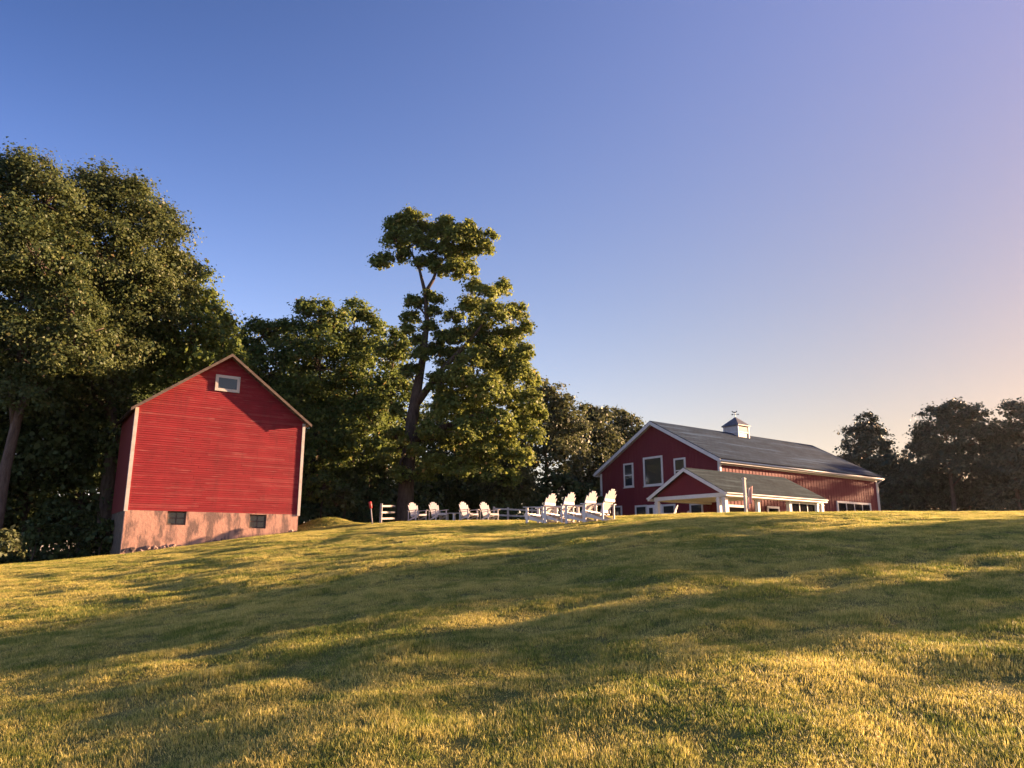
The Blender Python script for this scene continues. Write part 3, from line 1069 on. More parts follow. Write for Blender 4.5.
p = ground_at(374, 38.5)
stake = thing('marker_stake', 'thin leaning white stake with a red top beside the gravel track', 'stake', p)
top = at(370, 501.5, 38.5) - p
m_red = paint('red reflector paint', (0.45, 0.03, 0.03), (0.2, 0.02, 0.02), 0.3)
mb = MB()
mb.tube([(0, 0, -0.2), tuple(top * 0.7)], [0.032, 0.030], 8)
mb.build('shaft', M_FENCE, stake, smooth=True)
mb = MB()
d_ = top.normalized()
mb.tube([tuple(top * 0.70), tuple(top * 0.72), tuple(top * 0.98), tuple(top)], [0.03, 0.075, 0.075, 0.04], 8)
mb.build('reflector', m_red, stake, smooth=True)

# ------------------------------------------------------------------ trees
def leaf_mat(name, dark, mid, light, rare=None, trans=0.32):
    m = bpy.data.materials.new(name)
    m.use_nodes = True
    t = m.node_tree
    t.nodes.remove(t.nodes['Principled BSDF'])
    out = t.nodes['Material Output']
    g = node(t, 'ShaderNodeNewGeometry')
    stops = [(0.0, dark), (0.45, mid), (0.92, light)]
    if rare:
        stops += [(0.975, light), (0.985, rare)]
    c = ramp(t, g.outputs['Random Per Island'], stops)
    big_ = noise(t, g.outputs['Position'], 0.28, 3)
    c = mix(t, ramp(t, big_, [(0.35, (0, 0, 0)), (0.7, (0.55,) * 3)]), c, light)
    d = node(t, 'ShaderNodeBsdfPrincipled')
    d.inputs['Roughness'].default_value = 0.55
    d.inputs['Specular IOR Level'].default_value = 0.25
    t.links.new(c, d.inputs['Base Color'])
    tr = node(t, 'ShaderNodeBsdfTranslucent')
    c2 = mix(t, 0.5, c, tuple(v * 1.25 for v in light))
    t.links.new(c2, tr.inputs['Color'])
    mx = node(t, 'ShaderNodeMixShader')
    mx.inputs[0].default_value = trans
    t.links.new(d.outputs[0], mx.inputs[1])
    t.links.new(tr.outputs[0], mx.inputs[2])
    t.links.new(mx.outputs[0], out.inputs['Surface'])
    return m
L_OAK = leaf_mat('oak leaves', (0.021, 0.048, 0.021), (0.044, 0.078, 0.028), (0.110, 0.130, 0.042), (0.17, 0.12, 0.05), 0.38)
L_MAPLE = leaf_mat('maple leaves', (0.021, 0.053, 0.020), (0.046, 0.098, 0.027), (0.165, 0.205, 0.045), (0.32, 0.18, 0.06), 0.42)
L_SUNNY = leaf_mat('sugar maple leaves', (0.028, 0.062, 0.022), (0.062, 0.115, 0.030), (0.22, 0.25, 0.055), (0.36, 0.22, 0.07), 0.45)
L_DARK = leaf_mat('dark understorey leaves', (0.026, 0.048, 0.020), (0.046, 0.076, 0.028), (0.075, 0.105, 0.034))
L_OLIVE = leaf_mat('olive leaves', (0.027, 0.046, 0.022), (0.052, 0.074, 0.032), (0.110, 0.122, 0.050))
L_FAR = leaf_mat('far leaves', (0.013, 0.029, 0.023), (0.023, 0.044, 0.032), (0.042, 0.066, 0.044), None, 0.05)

def bark(name, c0, c1):
    m, t, b = mat(name, c0, 0.9, 0.1)
    oc = objco(t)
    n = noise(t, oc, 1.0, 7, 0.7, (7, 7, 1.6))
    t.links.new(ramp(t, n, [(0.35, c0), (0.7, c1)]), b.inputs['Base Color'])
    bump(t, b, n, 0.9, 0.06)
    return m
B_DARK = bark('dark bark', (0.035, 0.028, 0.022), (0.10, 0.08, 0.065))
B_PALE = bark('pale bark', (0.06, 0.045, 0.04), (0.15, 0.115, 0.10))

def make_tree(name, label, base, lobes, leaf, lmat, bmat, seed, trunk_r=0.3, density=1.0, trunk=None, limbs=None, cl=1.0, group=None, cat='tree', pad=0.0, sparse=1.0):
    """base: ground point; lobes: (centre Vector, rx, rz) in world; the crown is leaf clumps spread through the lobes' outer volume"""
    rs = np.random.RandomState(seed)
    base = Vector(base)
    t = thing(name, label, cat, base, 0, group)
    allp, alln, alls = [], [], []
    ends = []
    for (c, rx, rz) in lobes:
        c = np.array(c) - np.array(base)
        rad = np.array([rx, rx, rz])
        vol = rx * rx * rz
        cr0 = min(1.25, 0.34 * min(rx, rz) + 0.30) * cl
        ncl = int(np.clip(20 * density * (vol ** (2 / 3)) / (cr0 ** 2) * 0.42, 7, 300))
        d = rs.normal(size=(ncl, 3))
        d /= np.linalg.norm(d, axis=1)[:, None]
        d[:, 2] = np.where(d[:, 2] < -0.55, -d[:, 2], d[:, 2])
        rr = rs.uniform(0.45, 1.0, ncl) ** 0.55
        rr *= 1 + rs.normal(0, 0.12, ncl)
        cc = c + d * rad * rr[:, None] * 0.93
        for k in range(ncl):
            cr = cr0 * rs.uniform(0.5, 1.25)
            nl = int(sparse * 6.0 * (cr / leaf) ** 2 * rs.uniform(0.7, 1.2)) + 5
            q = rs.normal(size=(nl, 3))
            q /= np.linalg.norm(q, axis=1)[:, None]
            q *= np.clip(np.abs(rs.normal(0.0, 0.62, nl)) + 0.1, 0, 1.35)[:, None]
            pos = cc[k] + q * np.array([cr, cr, cr * 0.62])
            pos[:, 2] -= 0.12 * cr * (q[:, 0] ** 2 + q[:, 1] ** 2)
            nn = 0.55 * q + 0.35 * d[k] + np.array([0, 0, 0.45]) + rs.normal(0, 0.55, (nl, 3))
            allp.append(pos)
            alln.append(nn)
            alls.append(leaf * np.clip(rs.lognormal(-0.05, 0.38, nl), 0.4, 2.0))
            if k % 3 == 0:
                ends.append((cc[k], c))
    P = np.concatenate(allp)
    N = np.concatenate(alln)
    S = np.concatenate(alls)
    N /= np.linalg.norm(N, axis=1)[:, None] + 1e-9
    n = len(P)
    T = np.cross(N, rs.normal(size=(n, 3)))
    T /= np.linalg.norm(T, axis=1)[:, None] + 1e-9
    B = np.cross(N, T)
    l, w = S[:, None], (S * 0.36)[:, None]
    fold = (N * (S * 0.16)[:, None])
    q0 = P - T * l * 0.5
    q1 = P + B * w - T * l * 0.06 + fold
    q2 = P + T * l * 0.55
    q3 = P - B * w - T * l * 0.06 + fold
    co = np.stack([q0, q1, q2, q3], 1).reshape(-1, 3).astype(np.float32)
    idx = (np.arange(n)[:, None] * 4 + np.array([0, 1, 2, 3])).astype(np.int32)
    me = bpy.data.meshes.new('crown')
    me.vertices.add(n * 4)
    me.vertices.foreach_set('co', co.ravel())
    me.loops.add(n * 4)
    me.loops.foreach_set('vertex_index', idx.ravel())
    me.polygons.add(n)
    me.polygons.foreach_set('loop_start', np.arange(n, dtype=np.int32) * 4)
    me.update(calc_edges=True)
    me.materials.append(lmat)
    o = bpy.data.objects.new('crown' if cat == 'tree' else 'foliage', me)
    COL.objects.link(o)
    o.parent = t
    # trunk, limbs and the twigs that carry the clumps
    mb = MB()
    if trunk is None:
        top = max((np.array(c) for (c, _, _) in lobes), key=lambda v: v[2]) - np.array(base)
        hgt = top[2]
        trunk = []
        for k in range(7):
            s = k / 6
            trunk.append((Vector((top[0] * s ** 1.6 + 0.25 * math.sin(k * 1.9 + seed) * trunk_r * 2, top[1] * s ** 1.6 + 0.2 * math.cos(k * 2.3 + seed) * trunk_r * 2, hgt * s)), trunk_r * (1 - 0.85 * s)))
    else:
        trunk = [(Vector(p) - base, r) for p, r in trunk]
    tp = [trunk[0][0] - Vector((0, 0, 0.4))] + [p for p, _ in trunk]
    tr_ = [trunk[0][1] * 1.45] + [r for _, r in trunk]
    mb.tube(tp, tr_, 10)
    for limb in (limbs or []):
        mb.tube([Vector(p) - base for p, _ in limb], [r for _, r in limb], 7)
    tz = [p.z for p, _ in trunk]
    node_p, node_r = [], []                   # limb joints found so far
    todo = [Vector(c) - base for (c, rx, rz) in lobes]
    def trunk_start(c):
        zt = min(max(trunk[0][0].z + 0.28 * (tz[-1] - tz[0]), c.z - 0.9 * max(1.0, (Vector((c.x, c.y)) - Vector((trunk[-1][0].x, trunk[-1][0].y))).length)), tz[-1] * 0.97)
        k = 0
        while k < len(trunk) - 2 and trunk[k + 1][0].z < zt:
            k += 1
        p0, p1 = trunk[k], trunk[k + 1]
        q = min(max((zt - p0[0].z) / max(1e-3, p1[0].z - p0[0].z), 0), 1)
        return p0[0].lerp(p1[0], q), p0[1] * (1 - q) + p1[1] * q
    todo.sort(key=lambda c: (trunk_start(c)[0] - c).length)
    for c in todo:
        st, r0 = trunk_start(c)
        best, r0 = (c - st).length * 0.8, min(r0 * 0.5, 0.05 + 0.028 * (c - st).length)
        for p_, r_ in zip(node_p, node_r):
            if p_.z < c.z + 0.8 and (c - p_).length < best:
                best, st, r0 = (c - p_).length, p_, r_ * 0.75
        r0 = max(r0, 0.03)
        L_ = (c - st).length
        m1 = st.lerp(c, 0.35) + Vector((rs.uniform(-.12, .12), rs.uniform(-.12, .12), rs.uniform(0.0, 0.12))) * L_
        m2 = st.lerp(c, 0.70) + Vector((rs.uniform(-.12, .12), rs.uniform(-.12, .12), rs.uniform(0.0, 0.10))) * L_
        mb.tube([st, m1, m2, c], [r0, r0 * 0.8, r0 * 0.62, r0 * 0.5], 6, cap=False)
        node_p += [m2, c]
        node_r += [r0 * 0.62, max(r0 * 0.5, 0.025)]
    for (e, c) in ends:
        e, c = Vector(e), Vector(c)
        md = c.lerp(e, 0.5) + Vector((rs.uniform(-.15, .15), rs.uniform(-.15, .15), rs.uniform(-.1, .25)))
        mb.tube([c, md, e], [0.045, 0.03, 0.012], 4, cap=False)
    mb.build('trunk' if cat == 'tree' else 'stem', bmat, t, smooth=True)
    return t, n

def pl(D, *items, squash=1.0):
    """lobes given as photo pixel centre, pixel radius and depth offset, turned into real points and metres"""
    out = []
    for it in items:
        px, py, r = it[:3]
        dd = it[3] if len(it) > 3 else 0.0
        c = at(px, py, D + dd)
        depth = ray(px, py)
        k = (D + dd) / math.hypot(depth.x, depth.y) / FPX
        out.append((c, r * k, r * k * (it[4] if len(it) > 4 else squash)))
    return out

NL = 0
def tree(*a, **k):
    global NL
    t, n = make_tree(*a, **k)
    NL += n
    return t

# --- the tall tree in the middle, bare-stemmed top above a heavy side crown
D = 48.5
tb = ground_at(405, D)
lob = pl(D, (428, 230, 8, 0.8), (428, 246, 8, -0.8), (432, 262, 8), (420, 262, 7), (490, 236, 6), (393, 224, 7), (408, 214, 6), (446, 224, 8), (468, 228, 8), (402, 226, 13), (416, 222, 11, 0.5), (396, 242, 13), (412, 240, 12, -0.6), (383, 262, 10), (376, 265, 6), (403, 256, 8), (440, 236, 14, 0.5), (456, 238, 15, -0.6), (472, 240, 13), (484, 249, 9), (464, 256, 14, 0.6), (444, 254, 13), (455, 270, 12, -0.5), (438, 270, 9), (470, 270, 8),
         (414, 304, 9), (412, 318, 9, 0.5), (430, 330, 9), (434, 312, 7), (428, 296, 7), (437, 300, 6), (408, 330, 7), (420, 356, 9, -1), (436, 350, 9, 1), (410, 372, 9, -0.5), (444, 340, 11, 0.5), (418, 342, 7), (452, 318, 8),
         (474, 288, 9), (486, 296, 11, -1), (503, 290, 10), (470, 310, 13, 1), (494, 316, 15, -1.5), (516, 314, 12), (525, 330, 9, 0.5), (480, 336, 16, 0.5), (506, 340, 16, 1.5), (462, 338, 13, -1), (524, 354, 11, -1),
         (452, 360, 15, 1), (474, 362, 16, -2), (496, 366, 17, 1), (518, 374, 15, -0.5), (532, 380, 9, 1), (440, 384, 14, -1), (462, 390, 17, 1.5), (486, 392, 18, -2.5), (508, 398, 17, 0), (530, 402, 13, -1), (539, 415, 8),
         (446, 412, 17, -2), (470, 420, 18, 0.5), (496, 424, 18, -2), (520, 428, 15, 0), (534, 438, 9, -1), (430, 434, 14, -2.5), (452, 442, 16, 0.5), (478, 448, 17, -2), (504, 452, 16, 0), (524, 458, 11, -1), (436, 464, 13, -2), (462, 470, 14, -2), (490, 474, 13, -1), (512, 480, 11, -0.5), (424, 474, 10, -1.5), (396, 438, 11, -1.2), (388, 458, 11, -0.8), (400, 474, 9, -1.6), (416, 452, 9, -2), (398, 412, 9, 0.5), (458, 378, 15, -2.5), (480, 408, 16, 2), (500, 380, 14, 2), (466, 432, 15, -3), (490, 348, 13, 0), (512, 362, 13, 1), (522, 416, 13, 1), (446, 400, 13, 1.5), (484, 462, 14, 1))
trk = [(tb, 0.60), (at(406, 490, D), 0.50), (at(409, 452, D), 0.45), (at(412, 420, D), 0.40), (at(417, 390, D), 0.33), (at(424, 352, D), 0.21), (at(427, 320, D), 0.17), (at(425, 292, D), 0.14), (at(419, 268, D), 0.09), (at(408, 246, D), 0.06)]
lim = [[(at(425, 293, D), 0.15), (at(433, 280, D), 0.12), (at(438, 266, D), 0.08), (at(452, 250, D), 0.05)],
       [(at(415, 405, D), 0.30), (at(440, 372, D - 0.5), 0.2), (at(470, 340, D - 1), 0.12), (at(494, 310, D - 1), 0.06)],
       [(at(410, 440, D), 0.28), (at(450, 425, D - 1), 0.18), (at(492, 410, D - 2), 0.1)]]
tree('tall_tree', 'tall tree with a tufted bare-stemmed top and heavy side crown in the middle', tb, lob, 0.165, L_SUNNY, B_DARK, 11, 0.6, 1.35, trk, lim, cl=0.74, sparse=1.25)

# --- the oaks above and left of the old barn
D = 44.0
tree('oak_tree', 'big oak with pale leaning trunks at the left edge of the photo', ground_at(8, 43), pl(D, (-40, 190, 45, 2), (15, 190, 38), (45, 205, 36, -1), (-10, 240, 50, -1), (40, 265, 48, -2), (-20, 300, 45), (70, 310, 34, -2), (20, 345, 40, -2), (-30, 370, 45), (75, 350, 32, -3), (30, 395, 34, -2)), 0.135, L_OAK, B_PALE, 21, 0.3,
     1.0, [(ground_at(0, 43), 0.30), (at(5, 470, 43), 0.25), (at(18, 415, 43), 0.22), (at(40, 370, 43), 0.18), (at(62, 335, 42.5), 0.14), (at(72, 310, 42), 0.09)],
     [[(at(14, 425, 43), 0.16), (at(10, 380, 43), 0.13), (at(26, 340, 43), 0.13), (at(33, 300, 43), 0.08)], [(at(60, 338, 42.5), 0.10), (at(84, 335, 42.0), 0.06), (at(104, 328, 41.8), 0.02)]])
tree('oak_tree', 'broad oak whose sunlit top stands highest above the old barn', ground_at(112, 47), pl(46, (95, 205, 38), (130, 208, 34, -1), (70, 235, 34), (150, 240, 38, -1), (110, 265, 48, -2), (165, 285, 36), (70, 300, 40), (140, 320, 42, -1), (110, 350, 36, -2), (90, 385, 34, -2)), 0.135, L_OAK, B_DARK, 22, 0.45)
tree('oak_tree', 'yellow-green oak just behind the peak of the old barn', ground_at(205, 50), pl(48, (182, 285, 26), (205, 310, 26), (225, 335, 20), (190, 345, 36, -2), (222, 370, 26), (170, 375, 32), (150, 350, 30)), 0.19, L_MAPLE, B_DARK, 23, 0.3)
# --- the row behind the old barn's roof
tree('maple_tree', 'maple showing between the old barn roof and the wood, left of two peaked tops', ground_at(262, 63), pl(61, (262, 338, 22), (278, 330, 14), (245, 352, 20), (270, 375, 34, -1), (285, 410, 30, -1), (250, 400, 28)), 0.22, L_MAPLE, B_DARK, 24, 0.28)
tree('maple_tree', 'maple with a sunlit peaked top above the right slope of the old barn', ground_at(315, 60), pl(59, (305, 312, 13), (320, 312, 14), (330, 328, 20), (300, 342, 24), (318, 370, 36, -1), (300, 405, 30, -1), (330, 420, 34)), 0.21, L_MAPLE, B_DARK, 25, 0.3)
tree('maple_tree', 'maple with a dark knobby top left of the tall tree', ground_at(352, 62), pl(61, (355, 312, 15), (366, 330, 18), (345, 345, 24), (372, 365, 32), (350, 395, 38, -1), (375, 420, 30)), 0.22, L_MAPLE, B_DARK, 26, 0.3)
tree('maple_tree', 'low maple hiding the left side of the tall trunk', ground_at(384, 58), pl(57, (396, 338, 10), (404, 352, 10), (390, 360, 18), (392, 395, 26), (372, 425, 30), (345, 445, 30), (388, 450, 24, -1), (320, 460, 26)), 0.21, L_MAPLE, B_DARK, 27, 0.25)
# --- dark understorey and second rank that close the wood
for (px, D, pyt, r, sd, lab) in ((30, 50, 400, 62, 31, 'dark understorey tree under the leaning oak trunks'), (85, 49, 405, 56, 32, 'dark understorey tree midway between the photo edge and old barn'),
                                 (-60, 50, 380, 75, 33, None), (125, 54, 395, 50, 34, 'dark understorey tree close behind the left wall of the old barn')):
    if lab is None:
        lab = 'dark understorey tree cut off by the left photo edge'
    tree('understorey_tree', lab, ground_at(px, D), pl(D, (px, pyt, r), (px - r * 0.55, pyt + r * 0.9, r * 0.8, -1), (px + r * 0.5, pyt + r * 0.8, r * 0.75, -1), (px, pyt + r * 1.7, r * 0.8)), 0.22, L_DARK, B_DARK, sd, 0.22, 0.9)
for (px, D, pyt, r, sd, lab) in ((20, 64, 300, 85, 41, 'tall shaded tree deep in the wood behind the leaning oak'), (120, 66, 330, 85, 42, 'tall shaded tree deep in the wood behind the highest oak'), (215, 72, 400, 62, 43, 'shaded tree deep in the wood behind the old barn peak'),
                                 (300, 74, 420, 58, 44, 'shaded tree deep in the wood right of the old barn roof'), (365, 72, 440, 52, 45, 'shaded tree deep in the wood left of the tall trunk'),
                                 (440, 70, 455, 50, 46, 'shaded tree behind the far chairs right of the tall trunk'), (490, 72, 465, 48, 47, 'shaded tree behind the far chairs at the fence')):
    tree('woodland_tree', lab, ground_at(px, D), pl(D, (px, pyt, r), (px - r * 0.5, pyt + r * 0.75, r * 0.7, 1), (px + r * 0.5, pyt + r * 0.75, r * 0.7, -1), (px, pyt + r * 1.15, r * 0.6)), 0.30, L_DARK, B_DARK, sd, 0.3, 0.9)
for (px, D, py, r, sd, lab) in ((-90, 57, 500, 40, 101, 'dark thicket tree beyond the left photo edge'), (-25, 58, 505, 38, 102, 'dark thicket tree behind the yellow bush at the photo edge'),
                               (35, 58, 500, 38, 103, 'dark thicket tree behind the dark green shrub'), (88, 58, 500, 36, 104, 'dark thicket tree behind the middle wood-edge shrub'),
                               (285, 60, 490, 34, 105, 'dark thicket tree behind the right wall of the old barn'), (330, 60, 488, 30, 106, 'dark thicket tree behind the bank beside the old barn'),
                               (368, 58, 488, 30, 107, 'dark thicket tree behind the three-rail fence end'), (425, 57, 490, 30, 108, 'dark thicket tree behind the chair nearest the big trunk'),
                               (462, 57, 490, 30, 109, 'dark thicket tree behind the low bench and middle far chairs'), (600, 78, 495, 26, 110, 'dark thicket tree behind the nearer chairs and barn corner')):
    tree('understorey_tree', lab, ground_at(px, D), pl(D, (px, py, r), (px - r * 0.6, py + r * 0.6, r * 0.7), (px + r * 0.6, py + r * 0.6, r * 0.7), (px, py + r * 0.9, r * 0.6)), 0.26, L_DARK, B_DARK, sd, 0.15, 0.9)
# --- trees between the tall tree and the large barn
tree('olive_tree', 'round olive-green shrubby tree behind the gap between the chair rows', ground_at(512, 54), pl(53, (512, 470, 17), (500, 485, 16), (522, 488, 16, -1), (508, 500, 15)), 0.18, L_OLIVE, B_DARK, 51, 0.14)
tree('olive_tree', 'tree with an olive crown that slopes down right of the tall tree', ground_at(550, 72), pl(70, (545, 400, 18), (560, 412, 20), (540, 430, 26), (568, 440, 26), (550, 465, 28, -1), (535, 385, 10)), 0.26, L_OLIVE, B_DARK, 52, 0.3)
tree('olive_tree', 'tree with a rounded top midway between tall tree and barn', ground_at(592, 80), pl(78, (588, 418, 14), (600, 420, 14), (582, 440, 22), (602, 448, 22), (588, 472, 26, -1), (575, 490, 18)), 0.28, L_OLIVE, B_DARK, 53, 0.3)
tree('olive_tree', 'tree close behind the left eave of the large barn', ground_at(624, 86), pl(84, (620, 420, 13), (632, 426, 12), (612, 440, 18), (630, 450, 18), (640, 440, 12), (610, 475, 22)), 0.29, L_OLIVE, B_DARK, 54, 0.3)
tree('understorey_tree', 'dark low tree behind the nearer row of chairs', ground_at(560, 62), pl(60, (560, 490, 18), (545, 500, 16), (578, 498, 16), (592, 505, 12)), 0.3, L_DARK, B_DARK, 55, 0.15)
# --- the line of trees beyond the large barn
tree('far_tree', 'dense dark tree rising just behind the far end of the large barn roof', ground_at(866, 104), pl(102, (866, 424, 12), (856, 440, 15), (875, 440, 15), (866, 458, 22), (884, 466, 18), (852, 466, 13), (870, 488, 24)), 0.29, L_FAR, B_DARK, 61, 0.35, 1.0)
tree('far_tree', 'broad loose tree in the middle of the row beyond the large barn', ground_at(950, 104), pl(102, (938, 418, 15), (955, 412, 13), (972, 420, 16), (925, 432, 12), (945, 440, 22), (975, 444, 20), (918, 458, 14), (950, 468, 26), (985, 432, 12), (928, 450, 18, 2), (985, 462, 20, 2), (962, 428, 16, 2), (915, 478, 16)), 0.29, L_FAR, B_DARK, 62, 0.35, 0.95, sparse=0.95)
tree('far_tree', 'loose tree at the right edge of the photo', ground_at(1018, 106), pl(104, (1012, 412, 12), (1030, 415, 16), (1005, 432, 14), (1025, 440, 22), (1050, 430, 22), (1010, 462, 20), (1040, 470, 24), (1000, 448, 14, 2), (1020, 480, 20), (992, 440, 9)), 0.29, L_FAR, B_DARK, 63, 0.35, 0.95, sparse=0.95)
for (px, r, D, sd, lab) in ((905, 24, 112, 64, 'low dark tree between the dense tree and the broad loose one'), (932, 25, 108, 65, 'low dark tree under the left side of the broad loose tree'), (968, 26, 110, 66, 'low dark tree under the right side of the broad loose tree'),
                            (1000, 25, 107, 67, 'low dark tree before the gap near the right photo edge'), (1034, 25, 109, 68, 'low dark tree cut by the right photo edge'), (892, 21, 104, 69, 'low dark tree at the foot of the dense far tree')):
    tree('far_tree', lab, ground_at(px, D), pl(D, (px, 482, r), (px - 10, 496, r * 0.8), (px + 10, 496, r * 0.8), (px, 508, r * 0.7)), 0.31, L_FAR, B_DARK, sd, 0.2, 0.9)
# --- shrubs along the wood's edge
for (px, py, r, D, mm, sd, lab) in ((2, 545, 15, 38.6, L_OLIVE, 71, 'sunlit yellow bush at the left edge of the lawn'), (40, 535, 16, 42, L_DARK, 72, 'dark green shrub at the edge of the wood beside the yellow bush'),
                                    (75, 530, 20, 43, L_DARK, 73, 'dark shrub halfway along the wood edge left of the old barn'), (105, 535, 14, 42, L_DARK, 74, 'dark shrub against the left wall of the old barn'),
                                    (322, 490, 18, 47, L_MAPLE, 75, 'leafy shrub on the bank right of the old barn'), (345, 500, 14, 46, L_DARK, 76, 'dark shrub behind the red-topped stake')):
    g_ = ground_at(px, D)
    c_ = at(px, py, D)
    k_ = D / FPX
    lobs = pl(D, (px, py, r), (px - r * 0.7, py + r * 0.3, r * 0.6), (px + r * 0.7, py + r * 0.35, r * 0.65))
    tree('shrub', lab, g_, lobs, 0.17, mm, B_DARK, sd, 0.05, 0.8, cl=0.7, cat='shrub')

def undergrowth(name, label, spots, leaf, lmat, seed):
    rs = np.random.RandomState(seed)
    allp, alls = [], []
    for (px, D, h, w) in spots:
        g = ground_at(px, D)
        nl = int(11 * w * w * h / (leaf * leaf) * 0.16)
        q = rs.normal(size=(nl, 3))
        q /= np.linalg.norm(q, axis=1)[:, None]
        q *= (rs.uniform(0.15, 1, nl) ** 0.5)[:, None]
        q[:, 2] = np.abs(q[:, 2]) * (0.75 + 0.25 * np.sin(q[:, 0] * 5 + seed + px))
        p = np.array([g.x, g.y, g.z - 0.1]) + q * np.array([w, w, h])
        allp.append(p)
        alls.append(leaf * rs.uniform(0.6, 1.4, nl))
    P = np.concatenate(allp)
    S = np.concatenate(alls)
    n = len(P)
    N = rs.normal(size=(n, 3)) * 0.7 + np.array([0.1, -0.3, 0.5])
    N /= np.linalg.norm(N, axis=1)[:, None]
    T = np.cross(N, rs.normal(size=(n, 3)))
    T /= np.linalg.norm(T, axis=1)[:, None]
    B = np.cross(N, T)
    l, w_ = S[:, None], (S * 0.36)[:, None]
    co = np.stack([P - T * l * 0.5, P + B * w_, P + T * l * 0.5, P - B * w_], 1).reshape(-1, 3).astype(np.float32)
    me = bpy.data.meshes.new(name)
    me.vertices.add(n * 4)
    me.vertices.foreach_set('co', co.ravel())
    me.loops.add(n * 4)
    me.loops.foreach_set('vertex_index', np.arange(n * 4, dtype=np.int32))
    me.polygons.add(n)
    me.polygons.foreach_set('loop_start', np.arange(n, dtype=np.int32) * 4)
    me.update(calc_edges=True)
    me.materials.append(lmat)
    o = bpy.data.objects.new(name, me)
    COL.objects.link(o)
    o['kind'] = 'stuff'
    tag(o, label, 'undergrowth')
rr_ = random.Random(4)
sp_ = [(px + rr_.uniform(-5, 5), (rr_.uniform(50, 66) if px < 520 else rr_.uniform(60, 72)), rr_.uniform(2.2, 4.2), rr_.uniform(1.6, 2.6)) for px in range(-220, 596, 9)]
sp_ += [(px + rr_.uniform(-5, 5), rr_.uniform(43, 47), rr_.uniform(1.2, 2.4), rr_.uniform(1.2, 1.8)) for px in range(-120, 116, 11)]
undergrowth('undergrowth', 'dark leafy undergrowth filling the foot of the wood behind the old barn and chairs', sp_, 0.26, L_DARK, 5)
sp_ = [(px + rr_.uniform(-4, 4), rr_.uniform(112, 124), rr_.uniform(6.5, 9.5), rr_.uniform(3.0, 4.2)) for px in range(850, 1150, 8)]
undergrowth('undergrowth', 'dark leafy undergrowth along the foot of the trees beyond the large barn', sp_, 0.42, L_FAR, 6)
# --- unseen trees on the right, placed and shaped to shade lawn and barn wall
SS, CC = math.sin(R(SUN_AZ)), math.cos(R(SUN_AZ))
def off(p, q):
    return p * SS - q * CC, p * CC + q * SS
for (p, q, top, r, sp, sd, lab) in ((48, 10.4, 11.6, 2.0, 1.0, 81, 'tall leafy tree in the hedgerow toward the low sun, highest of the row'),
                                    (44, 6.7, 7.8, 2.2, 1.0, 82, 'loose leafy tree in the hedgerow beside the highest one'),
                                    (50, 13.2, 9.35, 1.5, 1.0, 83, 'thin leafy tree in the hedgerow on the barn side of the highest one'),
                                    (50, 17.6, 9.3, 1.7, 1.0, 84, 'rounded leafy tree in the hedgerow, nearest the barn'),
                                    (100, 44.6, 17.6, 2.3, 0.8, 86, 'loose leafy tree beyond the far end of the large barn, nearer the barn'),
                                    (103, 47.6, 18.0, 2.3, 0.8, 87, 'loose leafy tree beyond the far end of the large barn, farther out'),
                                    (42, 4.3, 7.0, 1.0, 0.9, 85, 'sparse low tree in the hedgerow, farthest from the barn')):
    x_, y_ = off(p, q)
    g_ = Vector((x_, y_, hz(x_, y_)))
    if sd == 82:                              # low domes and a thin leaf layer, shaped to shade the lawn
        lobs = [(Vector((*off(p, q_), t_ - 0.8)), 0.72, 0.8) for q_, t_ in ((5.9, 7.6), (6.8, 7.85))]
        lobs += [(Vector((*off(p + 0.4, q_), t_ - 2.0)), 0.8, 1.1) for q_, t_ in ((6.1, 7.6), (6.9, 7.85))]
        lobs += [(Vector((*off(p, 7.75), 7.75)), 0.6, 0.22)]
    elif sd in (83, 84):                        # high flat crowns, shaped so the sun passes underneath
        lobs = [(Vector((x_, y_, top - 0.5)), r, 0.5), (Vector((x_ + 0.8 * r * CC, y_ - 0.8 * r * SS, top - 0.75)), r * 0.7, 0.4), (Vector((x_ - 0.8 * r * CC, y_ + 0.8 * r * SS, top - 0.7)), r * 0.7, 0.4)]
    else:
        lobs = [(Vector((x_, y_, top - r * 0.8)), r * 0.85, r * 0.8), (Vector((x_ - 0.4 * r * CC, y_ + 0.4 * r * SS, top - 2.2 * r)), r, r * 1.1), (Vector((x_ + 0.5 * r * CC, y_ - 0.5 * r * SS, top - 2.6 * r)), r * 0.9, r)]
    tree('hedgerow_tree', lab, g_, lobs, 0.22, L_MAPLE, B_DARK, sd, 0.2, {81: 1.7, 82: 1.2, 83: 0.75, 84: 0.75}.get(sd, 0.8), sparse=sp, group='trees of the hedgerow beyond the lawn')
print('leaves', NL)

